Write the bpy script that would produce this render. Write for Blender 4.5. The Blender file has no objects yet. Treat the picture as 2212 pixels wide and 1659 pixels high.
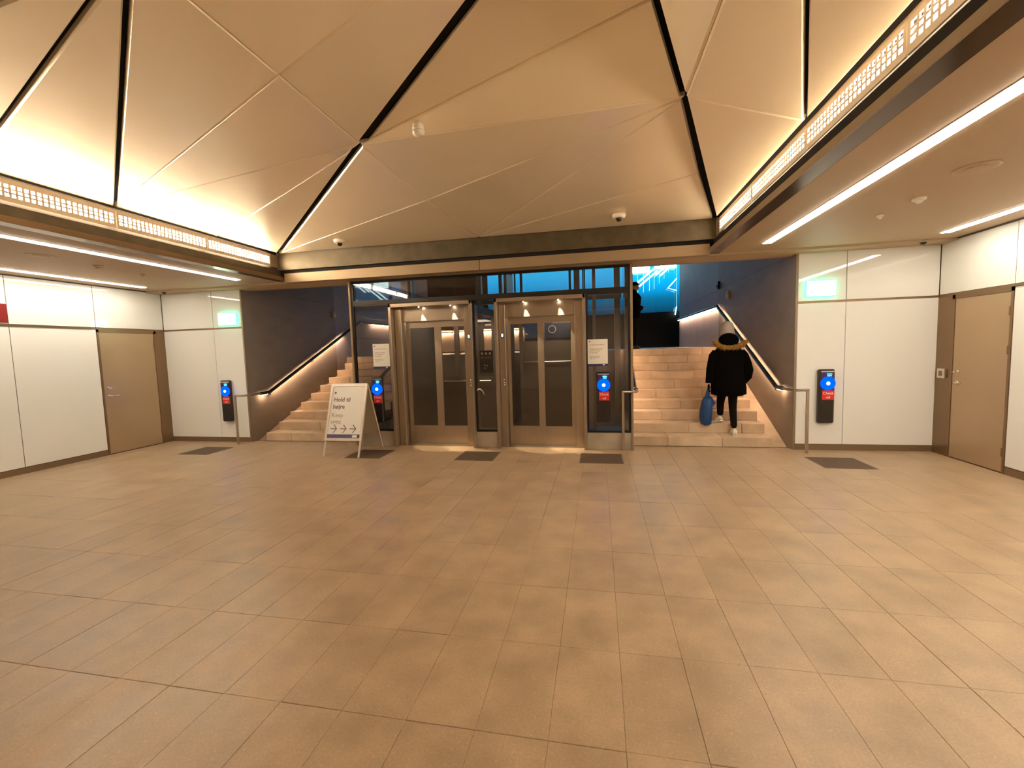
import bpy, bmesh, math, random
from mathutils import Vector, Matrix, noise
random.seed(7)
PI = math.pi
SC = bpy.context.scene
COL = SC.collection

# ------------------------------------------------------------------ camera
cam_d = bpy.data.cameras.new('camera')
cam = bpy.data.objects.new('camera', cam_d)
COL.objects.link(cam)
cam_d.sensor_fit = 'HORIZONTAL'
cam_d.sensor_width = 36.0
cam_d.lens = 36.0 * 944.06 / 2212.0
cam_d.clip_start = 0.05
cam_d.clip_end = 500
RX = Vector((0.98091569, 0.19224592, -0.02908455))      # camera right
RD = Vector((-0.01340657, -0.08235498, -0.99651288))    # camera down
RF = Vector((-0.1939708, 0.97788505, -0.07820593))      # camera forward
m = Matrix((( RX.x, -RD.x, -RF.x, 0.0), (RX.y, -RD.y, -RF.y, 0.0), (RX.z, -RD.z, -RF.z, 1.62), (0, 0, 0, 1)))
cam.matrix_world = m
SC.camera = cam

# ------------------------------------------------------------------ view + world
SC.view_settings.view_transform = 'Standard'
SC.view_settings.look = 'None'
SC.view_settings.gamma = 1.0
SC.view_settings.use_curve_mapping = False
SC.view_settings.exposure = 1.0

STRIP_POWER = 18.0       # emission of the linear ceiling lamps
GRILLE_POWER = 138.0      # emission behind the coffer grilles
RAIL_POWER = 44.0        # LED lines under the handrails
SKY_POWER = 1.15

world = bpy.data.worlds.new('world')
SC.world = world
world.use_nodes = True
wn = world.node_tree.nodes; wl = world.node_tree.links
wn.clear()
w_out = wn.new('ShaderNodeOutputWorld'); w_bg = wn.new('ShaderNodeBackground')
w_tc = wn.new('ShaderNodeTexCoord'); w_sep = wn.new('ShaderNodeSeparateXYZ'); w_r = wn.new('ShaderNodeValToRGB')
wl.new(w_tc.outputs['Generated'], w_sep.inputs[0]); wl.new(w_sep.outputs['Z'], w_r.inputs[0])
w_r.color_ramp.elements[0].position = 0.0; w_r.color_ramp.elements[0].color = (0.001, 0.01, 0.02, 1)
w_r.color_ramp.elements[1].position = 1.0; w_r.color_ramp.elements[1].color = (0.03, 0.25, 0.62, 1)
for pos, c in ((0.07, (0.002, 0.03, 0.06, 1)), (0.10, (0.002, 0.09, 0.17, 1)), (0.12, (0.002, 0.20, 0.40, 1)), (0.145, (0.003, 0.31, 0.62, 1)), (0.18, (0.03, 0.42, 0.72, 1)), (0.3, (0.05, 0.38, 0.68, 1))):
    e = w_r.color_ramp.elements.new(pos); e.color = c
wl.new(w_r.outputs[0], w_bg.inputs[0]); w_bg.inputs[1].default_value = SKY_POWER
wl.new(w_bg.outputs[0], w_out.inputs[0])

SC.cycles.max_bounces = 6
SC.cycles.adaptive_threshold = 0.02
SC.cycles.diffuse_bounces = 4
SC.cycles.glossy_bounces = 3
SC.cycles.transmission_bounces = 4
SC.cycles.transparent_max_bounces = 10

# ------------------------------------------------------------------ materials
def new_mat(name):
    mt = bpy.data.materials.new(name); mt.use_nodes = True
    return mt, mt.node_tree.nodes, mt.node_tree.links, mt.node_tree.nodes['Principled BSDF']

def pmat(name, col, rough=0.5, metal=0.0, var=0.0, scale=8.0, bump=0.0, bscale=60.0, rnd=0.0, coat=0.0, detail=4.0, stretch=None, spec=None):
    mt, n, l, b = new_mat(name)
    b.inputs['Roughness'].default_value = rough
    b.inputs['Metallic'].default_value = metal
    if coat: b.inputs['Coat Weight'].default_value = coat; b.inputs['Coat Roughness'].default_value = 0.03
    if spec is not None: b.inputs['Specular IOR Level'].default_value = spec
    b.inputs['Base Color'].default_value = (*col, 1)
    tc = n.new('ShaderNodeTexCoord'); mp = n.new('ShaderNodeMapping')
    l.new(tc.outputs['Object'], mp.inputs[0])
    if stretch: mp.inputs['Scale'].default_value = stretch
    if var or rnd:
        nz = n.new('ShaderNodeTexNoise'); nz.inputs['Scale'].default_value = scale; nz.inputs['Detail'].default_value = detail
        l.new(mp.outputs[0], nz.inputs['Vector'])
        mr = n.new('ShaderNodeMapRange'); mr.inputs[1].default_value = 0.25; mr.inputs[2].default_value = 0.75
        mr.inputs[3].default_value = 1 - var; mr.inputs[4].default_value = 1 + var
        l.new(nz.outputs[0], mr.inputs[0])
        src = mr.outputs[0]
        if rnd:
            oi = n.new('ShaderNodeObjectInfo'); m2 = n.new('ShaderNodeMapRange')
            m2.inputs[3].default_value = 1 - rnd; m2.inputs[4].default_value = 1 + rnd
            l.new(oi.outputs['Random'], m2.inputs[0])
            mu = n.new('ShaderNodeMath'); mu.operation = 'MULTIPLY'
            l.new(src, mu.inputs[0]); l.new(m2.outputs[0], mu.inputs[1]); src = mu.outputs[0]
        vm = n.new('ShaderNodeVectorMath'); vm.operation = 'SCALE'; vm.inputs[0].default_value = col
        l.new(src, vm.inputs['Scale']); l.new(vm.outputs[0], b.inputs['Base Color'])
    if bump:
        nb = n.new('ShaderNodeTexNoise'); nb.inputs['Scale'].default_value = bscale; nb.inputs['Detail'].default_value = 3
        l.new(mp.outputs[0], nb.inputs['Vector'])
        bp = n.new('ShaderNodeBump'); bp.inputs['Strength'].default_value = bump; bp.inputs['Distance'].default_value = 0.01
        l.new(nb.outputs[0], bp.inputs['Height']); l.new(bp.outputs[0], b.inputs['Normal'])
    return mt

def emat(name, col, power):
    mt = bpy.data.materials.new(name); mt.use_nodes = True
    n = mt.node_tree.nodes; l = mt.node_tree.links; n.clear()
    o = n.new('ShaderNodeOutputMaterial'); e = n.new('ShaderNodeEmission')
    e.inputs[0].default_value = (*col, 1); e.inputs[1].default_value = power
    l.new(e.outputs[0], o.inputs[0])
    return mt

def glass_mat(name, tint, refl=1.0, rough=0.0):
    mt = bpy.data.materials.new(name); mt.use_nodes = True
    n = mt.node_tree.nodes; l = mt.node_tree.links; n.clear()
    o = n.new('ShaderNodeOutputMaterial'); tr = n.new('ShaderNodeBsdfTransparent'); gl = n.new('ShaderNodeBsdfGlossy')
    mx = n.new('ShaderNodeMixShader')
    tr.inputs[0].default_value = (*tint, 1); gl.inputs['Roughness'].default_value = rough
    ge = n.new('ShaderNodeNewGeometry'); dt = n.new('ShaderNodeVectorMath'); dt.operation = 'DOT_PRODUCT'
    l.new(ge.outputs['Normal'], dt.inputs[0]); l.new(ge.outputs['Incoming'], dt.inputs[1])
    def mth(op, a, b=None):
        q = n.new('ShaderNodeMath'); q.operation = op; q.use_clamp = op == 'MULTIPLY_ADD'
        l.new(a, q.inputs[0])
        if b is not None: q.inputs[1].default_value = b
        return q
    ab = mth('ABSOLUTE', dt.outputs['Value']); sb = n.new('ShaderNodeMath'); sb.operation = 'SUBTRACT'; sb.inputs[0].default_value = 1.0; l.new(ab.outputs[0], sb.inputs[1])
    pw = mth('POWER', sb.outputs[0], 5.0); ma = mth('MULTIPLY_ADD', pw.outputs[0], .96 * refl); ma.inputs[2].default_value = .04 * refl
    l.new(ma.outputs[0], mx.inputs[0]); l.new(tr.outputs[0], mx.inputs[1]); l.new(gl.outputs[0], mx.inputs[2])
    l.new(mx.outputs[0], o.inputs[0])
    return mt

# granite slabs: cloudy tone, fine speckle with pale mica grains
def granite(name, col, rough, rnd, speck=0.5):
    mt, n, l, b = new_mat(name)
    tc = n.new('ShaderNodeNewGeometry')
    nz = n.new('ShaderNodeTexNoise'); nz.inputs['Scale'].default_value = 3.5; nz.inputs['Detail'].default_value = 6
    n2 = n.new('ShaderNodeTexNoise'); n2.inputs['Scale'].default_value = 90; n2.inputs['Detail'].default_value = 2
    n3 = n.new('ShaderNodeTexVoronoi'); n3.inputs['Scale'].default_value = 24
    for q in (nz, n2, n3): l.new(tc.outputs['Position'], q.inputs['Vector'])
    oi = n.new('ShaderNodeObjectInfo')
    def rng(s, a, c, lo, hi):
        r = n.new('ShaderNodeMapRange'); r.inputs[1].default_value = a; r.inputs[2].default_value = c; r.inputs[3].default_value = lo; r.inputs[4].default_value = hi
        l.new(s, r.inputs[0]); return r.outputs[0]
    def mul(x, y):
        q = n.new('ShaderNodeMath'); q.operation = 'MULTIPLY'; l.new(x, q.inputs[0]); l.new(y, q.inputs[1]); return q.outputs[0]
    s = mul(rng(nz.outputs[0], .3, .7, .84, 1.16), rng(n2.outputs[0], .3, .7, .92, 1.08))
    s = mul(s, rng(oi.outputs['Random'], 0, 1, 1 - rnd, 1 + rnd))
    vm = n.new('ShaderNodeVectorMath'); vm.operation = 'SCALE'; vm.inputs[0].default_value = col
    l.new(s, vm.inputs['Scale'])
    mx = n.new('ShaderNodeMix'); mx.data_type = 'RGBA'
    l.new(rng(n3.outputs['Distance'], 0.0, 0.16, speck, 0.0), mx.inputs[0]); l.new(vm.outputs[0], mx.inputs[6])
    mx.inputs[7].default_value = (0.75, 0.68, 0.58, 1)
    l.new(mx.outputs[2], b.inputs['Base Color'])
    l.new(rng(nz.outputs[0], .3, .7, rough - .06, rough + .08), b.inputs['Roughness'])
    bp = n.new('ShaderNodeBump'); bp.inputs['Strength'].default_value = .12; bp.inputs['Distance'].default_value = .004
    l.new(n2.outputs[0], bp.inputs['Height']); l.new(bp.outputs[0], b.inputs['Normal'])
    return mt

M = {}
M['tile'] = granite('granite_floor', (0.415, 0.295, 0.182), 0.38, 0.04, 0.22)
M['step'] = granite('granite_step', (0.60, 0.445, 0.295), 0.6, 0.10, 0.2)
M['plinth'] = granite('granite_plinth', (0.40, 0.33, 0.25), 0.5, 0.03, 0.2)
M['grout'] = pmat('dark_grout', (0.28, 0.20, 0.13), 0.9)
M['white_glass'] = pmat('white_back_painted_glass', (0.84, 0.83, 0.79), 0.04, 0, coat=0.0, spec=0.6)
M['bronze'] = pmat('bronze_metal', (0.27, 0.175, 0.10), 0.36, 0.75, var=.06, scale=3)
M['door'] = pmat('bronze_door_metal', (0.50, 0.36, 0.225), 0.42, 0.55, var=.05, scale=1.5)
M['skirt'] = pmat('bronze_skirting', (0.25, 0.17, 0.10), 0.45, 0.5)
M['flange'] = pmat('polished_bronze_flange', (0.10, 0.065, 0.042), 0.16, 0.85)
M['rail_line'] = pmat('dark_bronze_joint', (0.10, 0.055, 0.035), 0.5, 0.3)
M['coffer'] = pmat('champagne_ceiling_panel', (0.95, 0.82, 0.62), 0.38, 0.40, var=.02, scale=1.2)
M['soffit'] = pmat('painted_soffit', (0.50, 0.365, 0.225), 0.6)
M['black'] = pmat('black_gap', (0.006, 0.003, 0.002), 0.9)
M['blackmetal'] = pmat('black_metal_frame', (0.012, 0.008, 0.006), 0.45, 0.2)
M['steel'] = pmat('brushed_steel', (0.45, 0.37, 0.29), 0.33, 0.85, var=.05, scale=2, stretch=(40, 40, 1))
M['steel_dark'] = pmat('lift_steel_dark', (0.20, 0.165, 0.13), 0.4, 0.7)
M['white_metal'] = pmat('white_painted_metal', (0.80, 0.68, 0.52), 0.45)
M['beam'] = pmat('mottled_bronze_beam', (0.095, 0.073, 0.042), 0.5, 0.4, var=.28, scale=7, detail=8)
M['fascia'] = pmat('light_bronze_fascia', (0.32, 0.235, 0.145), 0.45, 0.35, var=.06, scale=3)
M['stairwall'] = pmat('brown_stair_wall_panel', (0.25, 0.195, 0.15), 0.55, 0.0, var=.12, scale=2.2, bump=.15, bscale=35, detail=8, stretch=(1, 1, 2.5))
M['stairwall2'] = pmat('grey_stair_wall_panel', (0.33, 0.28, 0.27), 0.55, 0.0, var=.10, scale=2.2, detail=8)
M['handrail'] = pmat('dark_bronze_handrail', (0.04, 0.032, 0.02), 0.35, 0.6)
M['dark_wall'] = pmat('dark_hall_wall', (0.035, 0.022, 0.018), 0.6)
M['hall_floor'] = pmat('landing_stone', (0.30, 0.25, 0.20), 0.22)
M['hall_ceiling'] = pmat('hall_ceiling', (0.12, 0.10, 0.09), 0.7)
M['cream_wall'] = pmat('cream_landing_wall', (0.66, 0.56, 0.45), 0.5)
M['plastic_white'] = pmat('white_plastic', (0.85, 0.78, 0.66), 0.35)
M['dome'] = pmat('smoked_dome', (0.02, 0.015, 0.01), 0.08)
M['black_plastic'] = pmat('black_plastic', (0.018, 0.011, 0.008), 0.4)
M['chrome'] = pmat('satin_chrome', (0.78, 0.70, 0.60), 0.2, 0.95)
M['grate'] = pmat('grate_metal', (0.17, 0.115, 0.075), 0.55, 0.3)
M['signwhite'] = pmat('white_sign_face', (0.92, 0.90, 0.84), 0.35)
M['alu'] = pmat('aluminium_frame', (0.80, 0.72, 0.62), 0.4, 0.35)
M['signback'] = pmat('grey_sign_back', (0.40, 0.32, 0.22), 0.5)
M['navy'] = pmat('muted_navy_print', (0.10, 0.085, 0.20), 0.5)
M['darkprint'] = pmat('dark_print', (0.22, 0.15, 0.18), 0.5)
M['greyprint'] = pmat('grey_print', (0.58, 0.46, 0.38), 0.5)
M['redlabel'] = pmat('red_label', (0.78, 0.03, 0.02), 0.35)
M['redsign'] = pmat('dark_red_sign', (0.22, 0.006, 0.004), 0.4)
M['blueframe'] = pmat('navy_band', (0.03, 0.03, 0.12), 0.4)
M['coat'] = pmat('black_parka', (0.0022, 0.0014, 0.001), 1.0, var=.3, scale=12, bump=.4, bscale=18, spec=0.1)
M['trousers'] = pmat('black_trousers', (0.006, 0.004, 0.003), 0.95, spec=.15)
M['fur'] = pmat('tawny_fur', (0.33, 0.16, 0.03), 0.95, var=.5, scale=50)
M['hat'] = pmat('pale_grey_knit', (0.50, 0.43, 0.35), 0.95, var=.12, scale=60, bump=.5, bscale=120)
M['skin'] = pmat('skin', (0.55, 0.33, 0.23), 0.55)
M['shoe'] = pmat('white_shoe', (0.82, 0.74, 0.62), 0.5)
M['bag'] = pmat('blue_bag_fabric', (0.006, 0.055, 0.19), 0.6, var=.2, scale=9, bump=.5, bscale=14)
M['orange'] = pmat('orange_panel', (0.35, 0.10, 0.03), 0.6)
M['glass'] = glass_mat('clear_glass', (0.92, 0.91, 0.90), 1.5)
M['glass_door'] = glass_mat('door_glass', (0.86, 0.84, 0.82), 1.5)
M['glass_hall'] = glass_mat('hall_glass', (0.92, 0.96, 1.0), 1.0)
M['lamp'] = emat('linear_lamp_light', (1.0, 0.905, 0.74), STRIP_POWER)
M['grille_light'] = emat('grille_lamp_light', (1.0, 0.80, 0.55), GRILLE_POWER)
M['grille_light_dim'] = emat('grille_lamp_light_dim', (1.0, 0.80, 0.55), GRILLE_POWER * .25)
M['led'] = emat('handrail_led_light', (1.0, 0.66, 0.42), RAIL_POWER)
M['cab_fill'] = emat('lift_cab_fill_light', (1.0, 0.85, 0.65), 5.0)  # fill light added to brighten the lift interiors
M['exit'] = emat('exit_sign_light', (0.85, 1.0, 0.80), 5.0)
M['exit_green'] = emat('exit_sign_green_edge', (0.10, 1.0, 0.48), 2.2)
M['blue_light'] = emat('reader_blue_light', (0.0, 0.035, 1.0), 2.4)
M['white_dot'] = emat('reader_white_light', (0.6, 0.85, 1.0), 6.0)
M['cyan_text'] = emat('display_cyan_light', (0.10, 0.62, 0.9), 1.2)
M['spot_light'] = emat('spot_lamp_light', (1.0, 0.84, 0.6), 60.0)
M['indicator'] = emat('indicator_light', (0.35, 0.8, 1.0), 1.6)
M['neon'] = emat('cool_tube_light', (0.65, 0.95, 1.0), 4.0)
M['neon_thin'] = emat('thin_cyan_light', (0.25, 0.8, 1.0), 1.4)

# ------------------------------------------------------------------ mesh helpers
class MB:
    """collects simple shapes in world coordinates, then links them as one mesh object"""
    def __init__(s): s.v = []; s.f = []; s.sm = []
    def add(s, vs, fs, smooth=False):
        b = len(s.v); s.v += [tuple(v) for v in vs]; s.f += [tuple(b + i for i in f) for f in fs]; s.sm += [smooth] * len(fs); return s
    def box(s, x0, x1, y0, y1, z0, z1, ch=0.0):
        if x0 > x1: x0, x1 = x1, x0
        if y0 > y1: y0, y1 = y1, y0
        if z0 > z1: z0, z1 = z1, z0
        if ch <= 0:
            vs = [(x, y, z) for z in (z0, z1) for y in (y0, y1) for x in (x0, x1)]
            return s.add(vs, [(0, 2, 3, 1), (4, 5, 7, 6), (0, 1, 5, 4), (2, 6, 7, 3), (0, 4, 6, 2), (1, 3, 7, 5)])
        bm = bmesh.new(); bmesh.ops.create_cube(bm, size=1)
        for v in bm.verts: v.co = Vector(((x0 + x1) / 2 + v.co.x * (x1 - x0), (y0 + y1) / 2 + v.co.y * (y1 - y0), (z0 + z1) / 2 + v.co.z * (z1 - z0)))
        bmesh.ops.bevel(bm, geom=bm.edges[:], offset=min(ch, .45 * min(x1 - x0, y1 - y0, z1 - z0)), segments=1, affect='EDGES')
        return s.bm(bm)
    def bm(s, bm, smooth=False):
        bm.verts.ensure_lookup_table(); bm.verts.index_update()
        s.add([v.co[:] for v in bm.verts], [[v.index for v in f.verts] for f in bm.faces], smooth); bm.free(); return s
    def tube(s, path, r, n=10, smooth=True, rs=None, flat=1.0):
        P = [Vector(p) for p in path]; rings = []
        a = None
        for i, p in enumerate(P):
            d = (P[min(i + 1, len(P) - 1)] - P[max(i - 1, 0)]).normalized()
            if a is None:
                a = d.cross(Vector((0, 0, 1)))
                if a.length < .3: a = d.cross(Vector((0, 1, 0)))
            else: a = a - d * a.dot(d)
            a.normalize(); c = a.cross(d).normalized(); rr = rs[i] if rs else r
            rings.append([p + (a * math.cos(2 * PI * k / n) + c * math.sin(2 * PI * k / n) * flat) * rr for k in range(n)])
        vs = [v for g in rings for v in g]; fs = []
        for i in range(len(P) - 1):
            for k in range(n): fs.append((i * n + k, i * n + (k + 1) % n, (i + 1) * n + (k + 1) % n, (i + 1) * n + k))
        s.add(vs, fs, smooth)
        s.add(rings[0], [tuple(range(n))[::-1]]); s.add(rings[-1], [tuple(range(n))])
        return s
    def lathe(s, c, prof, axis='Z', n=24, smooth=True, sx=1.0, sy=1.0):
        vs = []; fs = []
        for (r, h) in prof:
            for k in range(n):
                a = 2 * PI * k / n; x, y = r * math.cos(a) * sx, r * math.sin(a) * sy
                if axis == 'Z': vs.append((c[0] + x, c[1] + y, c[2] + h))
                elif axis == 'Y': vs.append((c[0] + x, c[1] + h, c[2] + y))
                else: vs.append((c[0] + h, c[1] + x, c[2] + y))
        for i in range(len(prof) - 1):
            for k in range(n): fs.append((i * n + k, i * n + (k + 1) % n, (i + 1) * n + (k + 1) % n, (i + 1) * n + k))
        fs.append(tuple(range(n))[::-1]); fs.append(tuple((len(prof) - 1) * n + k for k in range(n)))
        return s.add(vs, fs, smooth)
    def prism(s, pts, d):
        """polygon pts (3D, planar) extruded by vector d"""
        n = len(pts); d = Vector(d); vs = [Vector(p) for p in pts] + [Vector(p) + d for p in pts]
        return s.add(vs, [tuple(range(n)), tuple(range(2 * n - 1, n - 1, -1))] + [(i, i + n, (i + 1) % n + n, (i + 1) % n) for i in range(n)])

WLOC = {}
def link(o, parent=None, loc=(0, 0, 0)):
    COL.objects.link(o)
    if parent is not None:
        o.parent = parent; pl = WLOC[parent.name]; o.location = [a - b for a, b in zip(loc, pl)]
    else: o.location = loc
    WLOC[o.name] = tuple(loc)
    return o
def obj(name, mb, mat, parent=None, loc=None, tag_=None, kind=None, label=None, fix=True):
    vs = mb.v
    if loc is None:
        xs = [v[0] for v in vs]; ys = [v[1] for v in vs]; zs = [v[2] for v in vs]
        loc = ((min(xs) + max(xs)) / 2, (min(ys) + max(ys)) / 2, min(zs))
    me = bpy.data.meshes.new(name)
    me.from_pydata([(v[0] - loc[0], v[1] - loc[1], v[2] - loc[2]) for v in vs], [], mb.f)
    me.polygons.foreach_set('use_smooth', mb.sm)
    if fix:
        b = bmesh.new(); b.from_mesh(me); bmesh.ops.recalc_face_normals(b, faces=b.faces[:]); b.to_mesh(me); b.free()
    me.materials.append(M[mat] if isinstance(mat, str) else mat)
    o = bpy.data.objects.new(name, me)
    link(o, parent, loc)
    if kind: o['kind'] = kind
    if label: o['label'] = label
    if tag_: tag(o, *tag_)
    return o
def tag(o, label, cat, group=None):
    o['label'] = label; o['category'] = cat
    if group: o['group'] = group
    return o
def thing(name, loc, label, cat, group=None):
    o = bpy.data.objects.new(name, None); o.empty_display_size = .1
    link(o, None, loc); tag(o, label, cat, group); return o
def struct(name, mb, mat, parent=None, label=None, cat='structure', loc=None):
    o = obj(name, mb, mat, parent, loc)
    if parent is None:
        o['kind'] = 'structure'
        if label: o['label'] = label; o['category'] = cat
    return o
def B(x0, x1, y0, y1, z0, z1, ch=0.0): return MB().box(x0, x1, y0, y1, z0, z1, ch)
def text_obj(name, body, size, mat, parent, origin, xdir, updir, align='LEFT', bold=0.0, depth=0.0006):
    cu = bpy.data.curves.new(name, 'FONT'); cu.body = body; cu.size = size; cu.align_x = align; cu.offset = bold; cu.extrude = depth; cu.resolution_u = 3
    tmp = bpy.data.objects.new(name, cu); COL.objects.link(tmp)
    me = bpy.data.meshes.new_from_object(tmp); bpy.data.objects.remove(tmp); me.name = name
    x = Vector(xdir).normalized(); y = Vector(updir).normalized(); z = x.cross(y)
    R = Matrix((x, y, z)).transposed()
    for v in me.vertices: v.co = R @ v.co
    me.materials.clear(); me.materials.append(M[mat])
    o = bpy.data.objects.new(name, me); link(o, parent, origin); return o

# ------------------------------------------------------------------ room numbers
XL, XR = -8.35, 4.645            # side walls
EL, ER = -6.54, 2.846            # stair side walls = inner ends of the end walls
CX = (XL + XR) / 2
YE = 7.16                        # end wall plane
YB = -3.2                        # back of the hall behind the camera
ZC, ZM, ZS = 2.914, 2.171, 0.085 # soffit, door-head joint, skirting
CLx, CRx = -5.34, 1.64           # coffer grille planes
LAND = 1.55; RISE = .155; TREAD = .35; YS = 7.28; YL = YS + 9 * TREAD
YFAR = 20.0; YWE = 16.45; ZH = 5.9

# ------------------------------------------------------------------ floor
fl = struct('floor', B(XL - .2, XR + .2, YB, 7.62, -.12, -.006), 'grout', label='brown granite slab floor of the station hall', cat='floor')
W = .3155; X0 = .09
rows = [1.095 - .585, 1.095, 1.68, 2.265, 2.85, 3.435, 4.02, 4.605, 5.19, 5.655, 6.12, 6.70, 7.27]
grates = [(-7.10, -6.50), (-3.95, -3.35), (-2.14, -1.54), (-.28, .33), (2.82, 3.42)]
def vis(x, y):
    d = Vector((x, y, -1.62)); c = d.dot(RF)
    if c <= .1: return False
    return abs(d.dot(RX) / c) < 1.19 and d.dot(RD) / c < .90
def tile_mb(x0, x1, y0, y1, z=0.0):
    g = .0007; c = .0018; x0 += g; x1 -= g; y0 += g; y1 -= g
    mb = MB()
    mb.add([(x0, y0, z - .03), (x1, y0, z - .03), (x1, y1, z - .03), (x0, y1, z - .03), (x0, y0, z - c), (x1, y0, z - c), (x1, y1, z - c), (x0, y1, z - c),
            (x0 + c, y0 + c, z), (x1 - c, y0 + c, z), (x1 - c, y1 - c, z), (x0 + c, y1 - c, z)],
           [(0, 1, 5, 4), (1, 2, 6, 5), (2, 3, 7, 6), (3, 0, 4, 7), (4, 5, 9, 8), (5, 6, 10, 9), (6, 7, 11, 10), (7, 4, 8, 11), (8, 9, 10, 11)])
    return mb
tile_meshes = {}
rest = MB(); ntile = 0
for ri in range(len(rows) - 1):
    y0, y1 = rows[ri], rows[ri + 1]
    has_grate = abs(y0 - 6.12) < .01
    for k in range(-27, 15):
        x0 = max(X0 + W * k, XL); x1 = min(X0 + W * (k + 1), XR)
        if x1 - x0 < .03: continue
        segs = [(x0, x1)]
        if has_grate:
            for a, b in grates:
                ns = []
                for p, q in segs:
                    if q <= a or p >= b: ns.append((p, q)); continue
                    if a - p > .02: ns.append((p, a))
                    if q - b > .02: ns.append((b, q))
                segs = ns
        for p, q in segs:
            v = any(vis(xx, yy) for xx in (p, q) for yy in (y0, y1))
            if v and y1 < 6.15 and ntile < 300:
                key = (round(q - p, 3), round(y1 - y0, 3))
                if key not in tile_meshes:
                    o = obj('tile', tile_mb(-key[0] / 2, key[0] / 2, -key[1] / 2, key[1] / 2), 'tile', loc=(0, 0, 0)); COL.objects.unlink(o)
                    tile_meshes[key] = o.data; bpy.data.objects.remove(o)
                o = bpy.data.objects.new('tile', tile_meshes[key])
                dz = random.uniform(-.0012, .0006)
                link(o, fl, ((p + q) / 2, (y0 + y1) / 2, dz))
                o.rotation_euler = (random.uniform(-.0012, .0012), random.uniform(-.0012, .0012), 0)
                ntile += 1
            else:
                t = tile_mb(p, q, y0, y1, random.uniform(-.001, 0)); rest.add(t.v, t.f)
for r in range(-6, 1):                       # behind the camera: plain slabs
    for k in range(-14, 8):
        x0 = max(X0 + 2 * W * k, XL); x1 = min(X0 + 2 * W * (k + 1), XR)
        if x1 - x0 > .05: t = tile_mb(x0, x1, .51 + (r - 1) * .585, .51 + r * .585); rest.add(t.v, t.f)
ro = obj('distant_tiles', rest, 'tile', fl, kind='stuff')

for i, (a, b) in enumerate(grates):
    g = thing('floor_grate', ((a + b) / 2, 6.41, -.01), ['dark floor grate at the left exit sign wall', 'dark floor grate behind the white A-frame sign', 'dark floor grate in front of the pillar between the lift doors',
        'dark floor grate before the right glass panel of the lift', 'dark floor grate beneath the right end wall'][i], 'grate')
    obj('frame', B(a, b, 6.12, 6.14, -.012, .001).box(a, b, 6.68, 6.70, -.012, .001).box(a, a + .02, 6.14, 6.68, -.012, .001).box(b - .02, b, 6.14, 6.68, -.012, .001).box((a + b) / 2 - .004, (a + b) / 2 + .004, 6.14, 6.68, -.012, .0005), 'grate', g)
    mb = MB()
    n = 26
    for k in range(n):
        yy = 6.145 + k * (.53 / n); mb.box(a + .02, b - .02, yy, yy + .011, -.010, 0)
    for k in range(9):
        xx = a + .05 + k * (b - a - .1) / 8; mb.box(xx - .002, xx + .002, 6.14, 6.68, -.0115, -.002)
    o = obj('bars', mb, 'grate', g); o['kind'] = 'stuff'

# ------------------------------------------------------------------ side walls with white glass panels
def yz_panel(x, sgn, y0, y1, z0, z1, t=.014, g=.004):
    return B(x, x - sgn * t, y0 + g, y1 - g, z0 + g, z1 - g, .002)
# sgn=+1: wall to the right (panel stands proud towards -X)
def side_wall(name, x, sgn, cuts, dy0, dy1, jy):
    w = struct(name, B(x + sgn * .004, x + sgn * .25, YB, YE + .2, -.1, 3.2), 'rail_line', label='%s wall clad in white glass panels' % ('right' if sgn > 0 else 'left'), cat='wall')
    for a, b in zip(cuts[:-1], cuts[1:]):
        obj('glass_panel', yz_panel(x + sgn * .014, sgn, a, b, ZM + .028, ZC - .012), 'white_glass', w)
    lo = [c for c in cuts if c < dy0 - .02] + [dy0]
    for a, b in zip(lo[:-1], lo[1:]):
        obj('glass_panel', yz_panel(x + sgn * .014, sgn, a, b, ZS + .006, ZM), 'white_glass', w)
    struct('baseboard_' + name[5:], B(x + sgn * .01, x - sgn * .006, YB, dy0 - .005, 0, ZS), 'skirt', w)
    obj('head_trim', B(x + sgn * .01, x - sgn * .012, YB, YE, ZM, ZM + .026), 'bronze', w)
    obj('jamb_panel', B(x + sgn * .01, x - sgn * .004, dy1, YE, 0, ZM), 'bronze', w)
    return w
cl = [-3.1, -1.95, -.59, .77, 2.13, 3.49, 4.85, 5.97, YE - .01]
cr = [-3.1, -2.1, -.75, .6, 1.95, 3.30, 4.65, 6.03, YE - .01]
wl_ = side_wall('wall_left', XL, -1, cl, 5.97, 6.95, 1)
wr_ = side_wall('wall_right', XR, 1, cr, 6.03, 6.87, 1)
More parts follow.
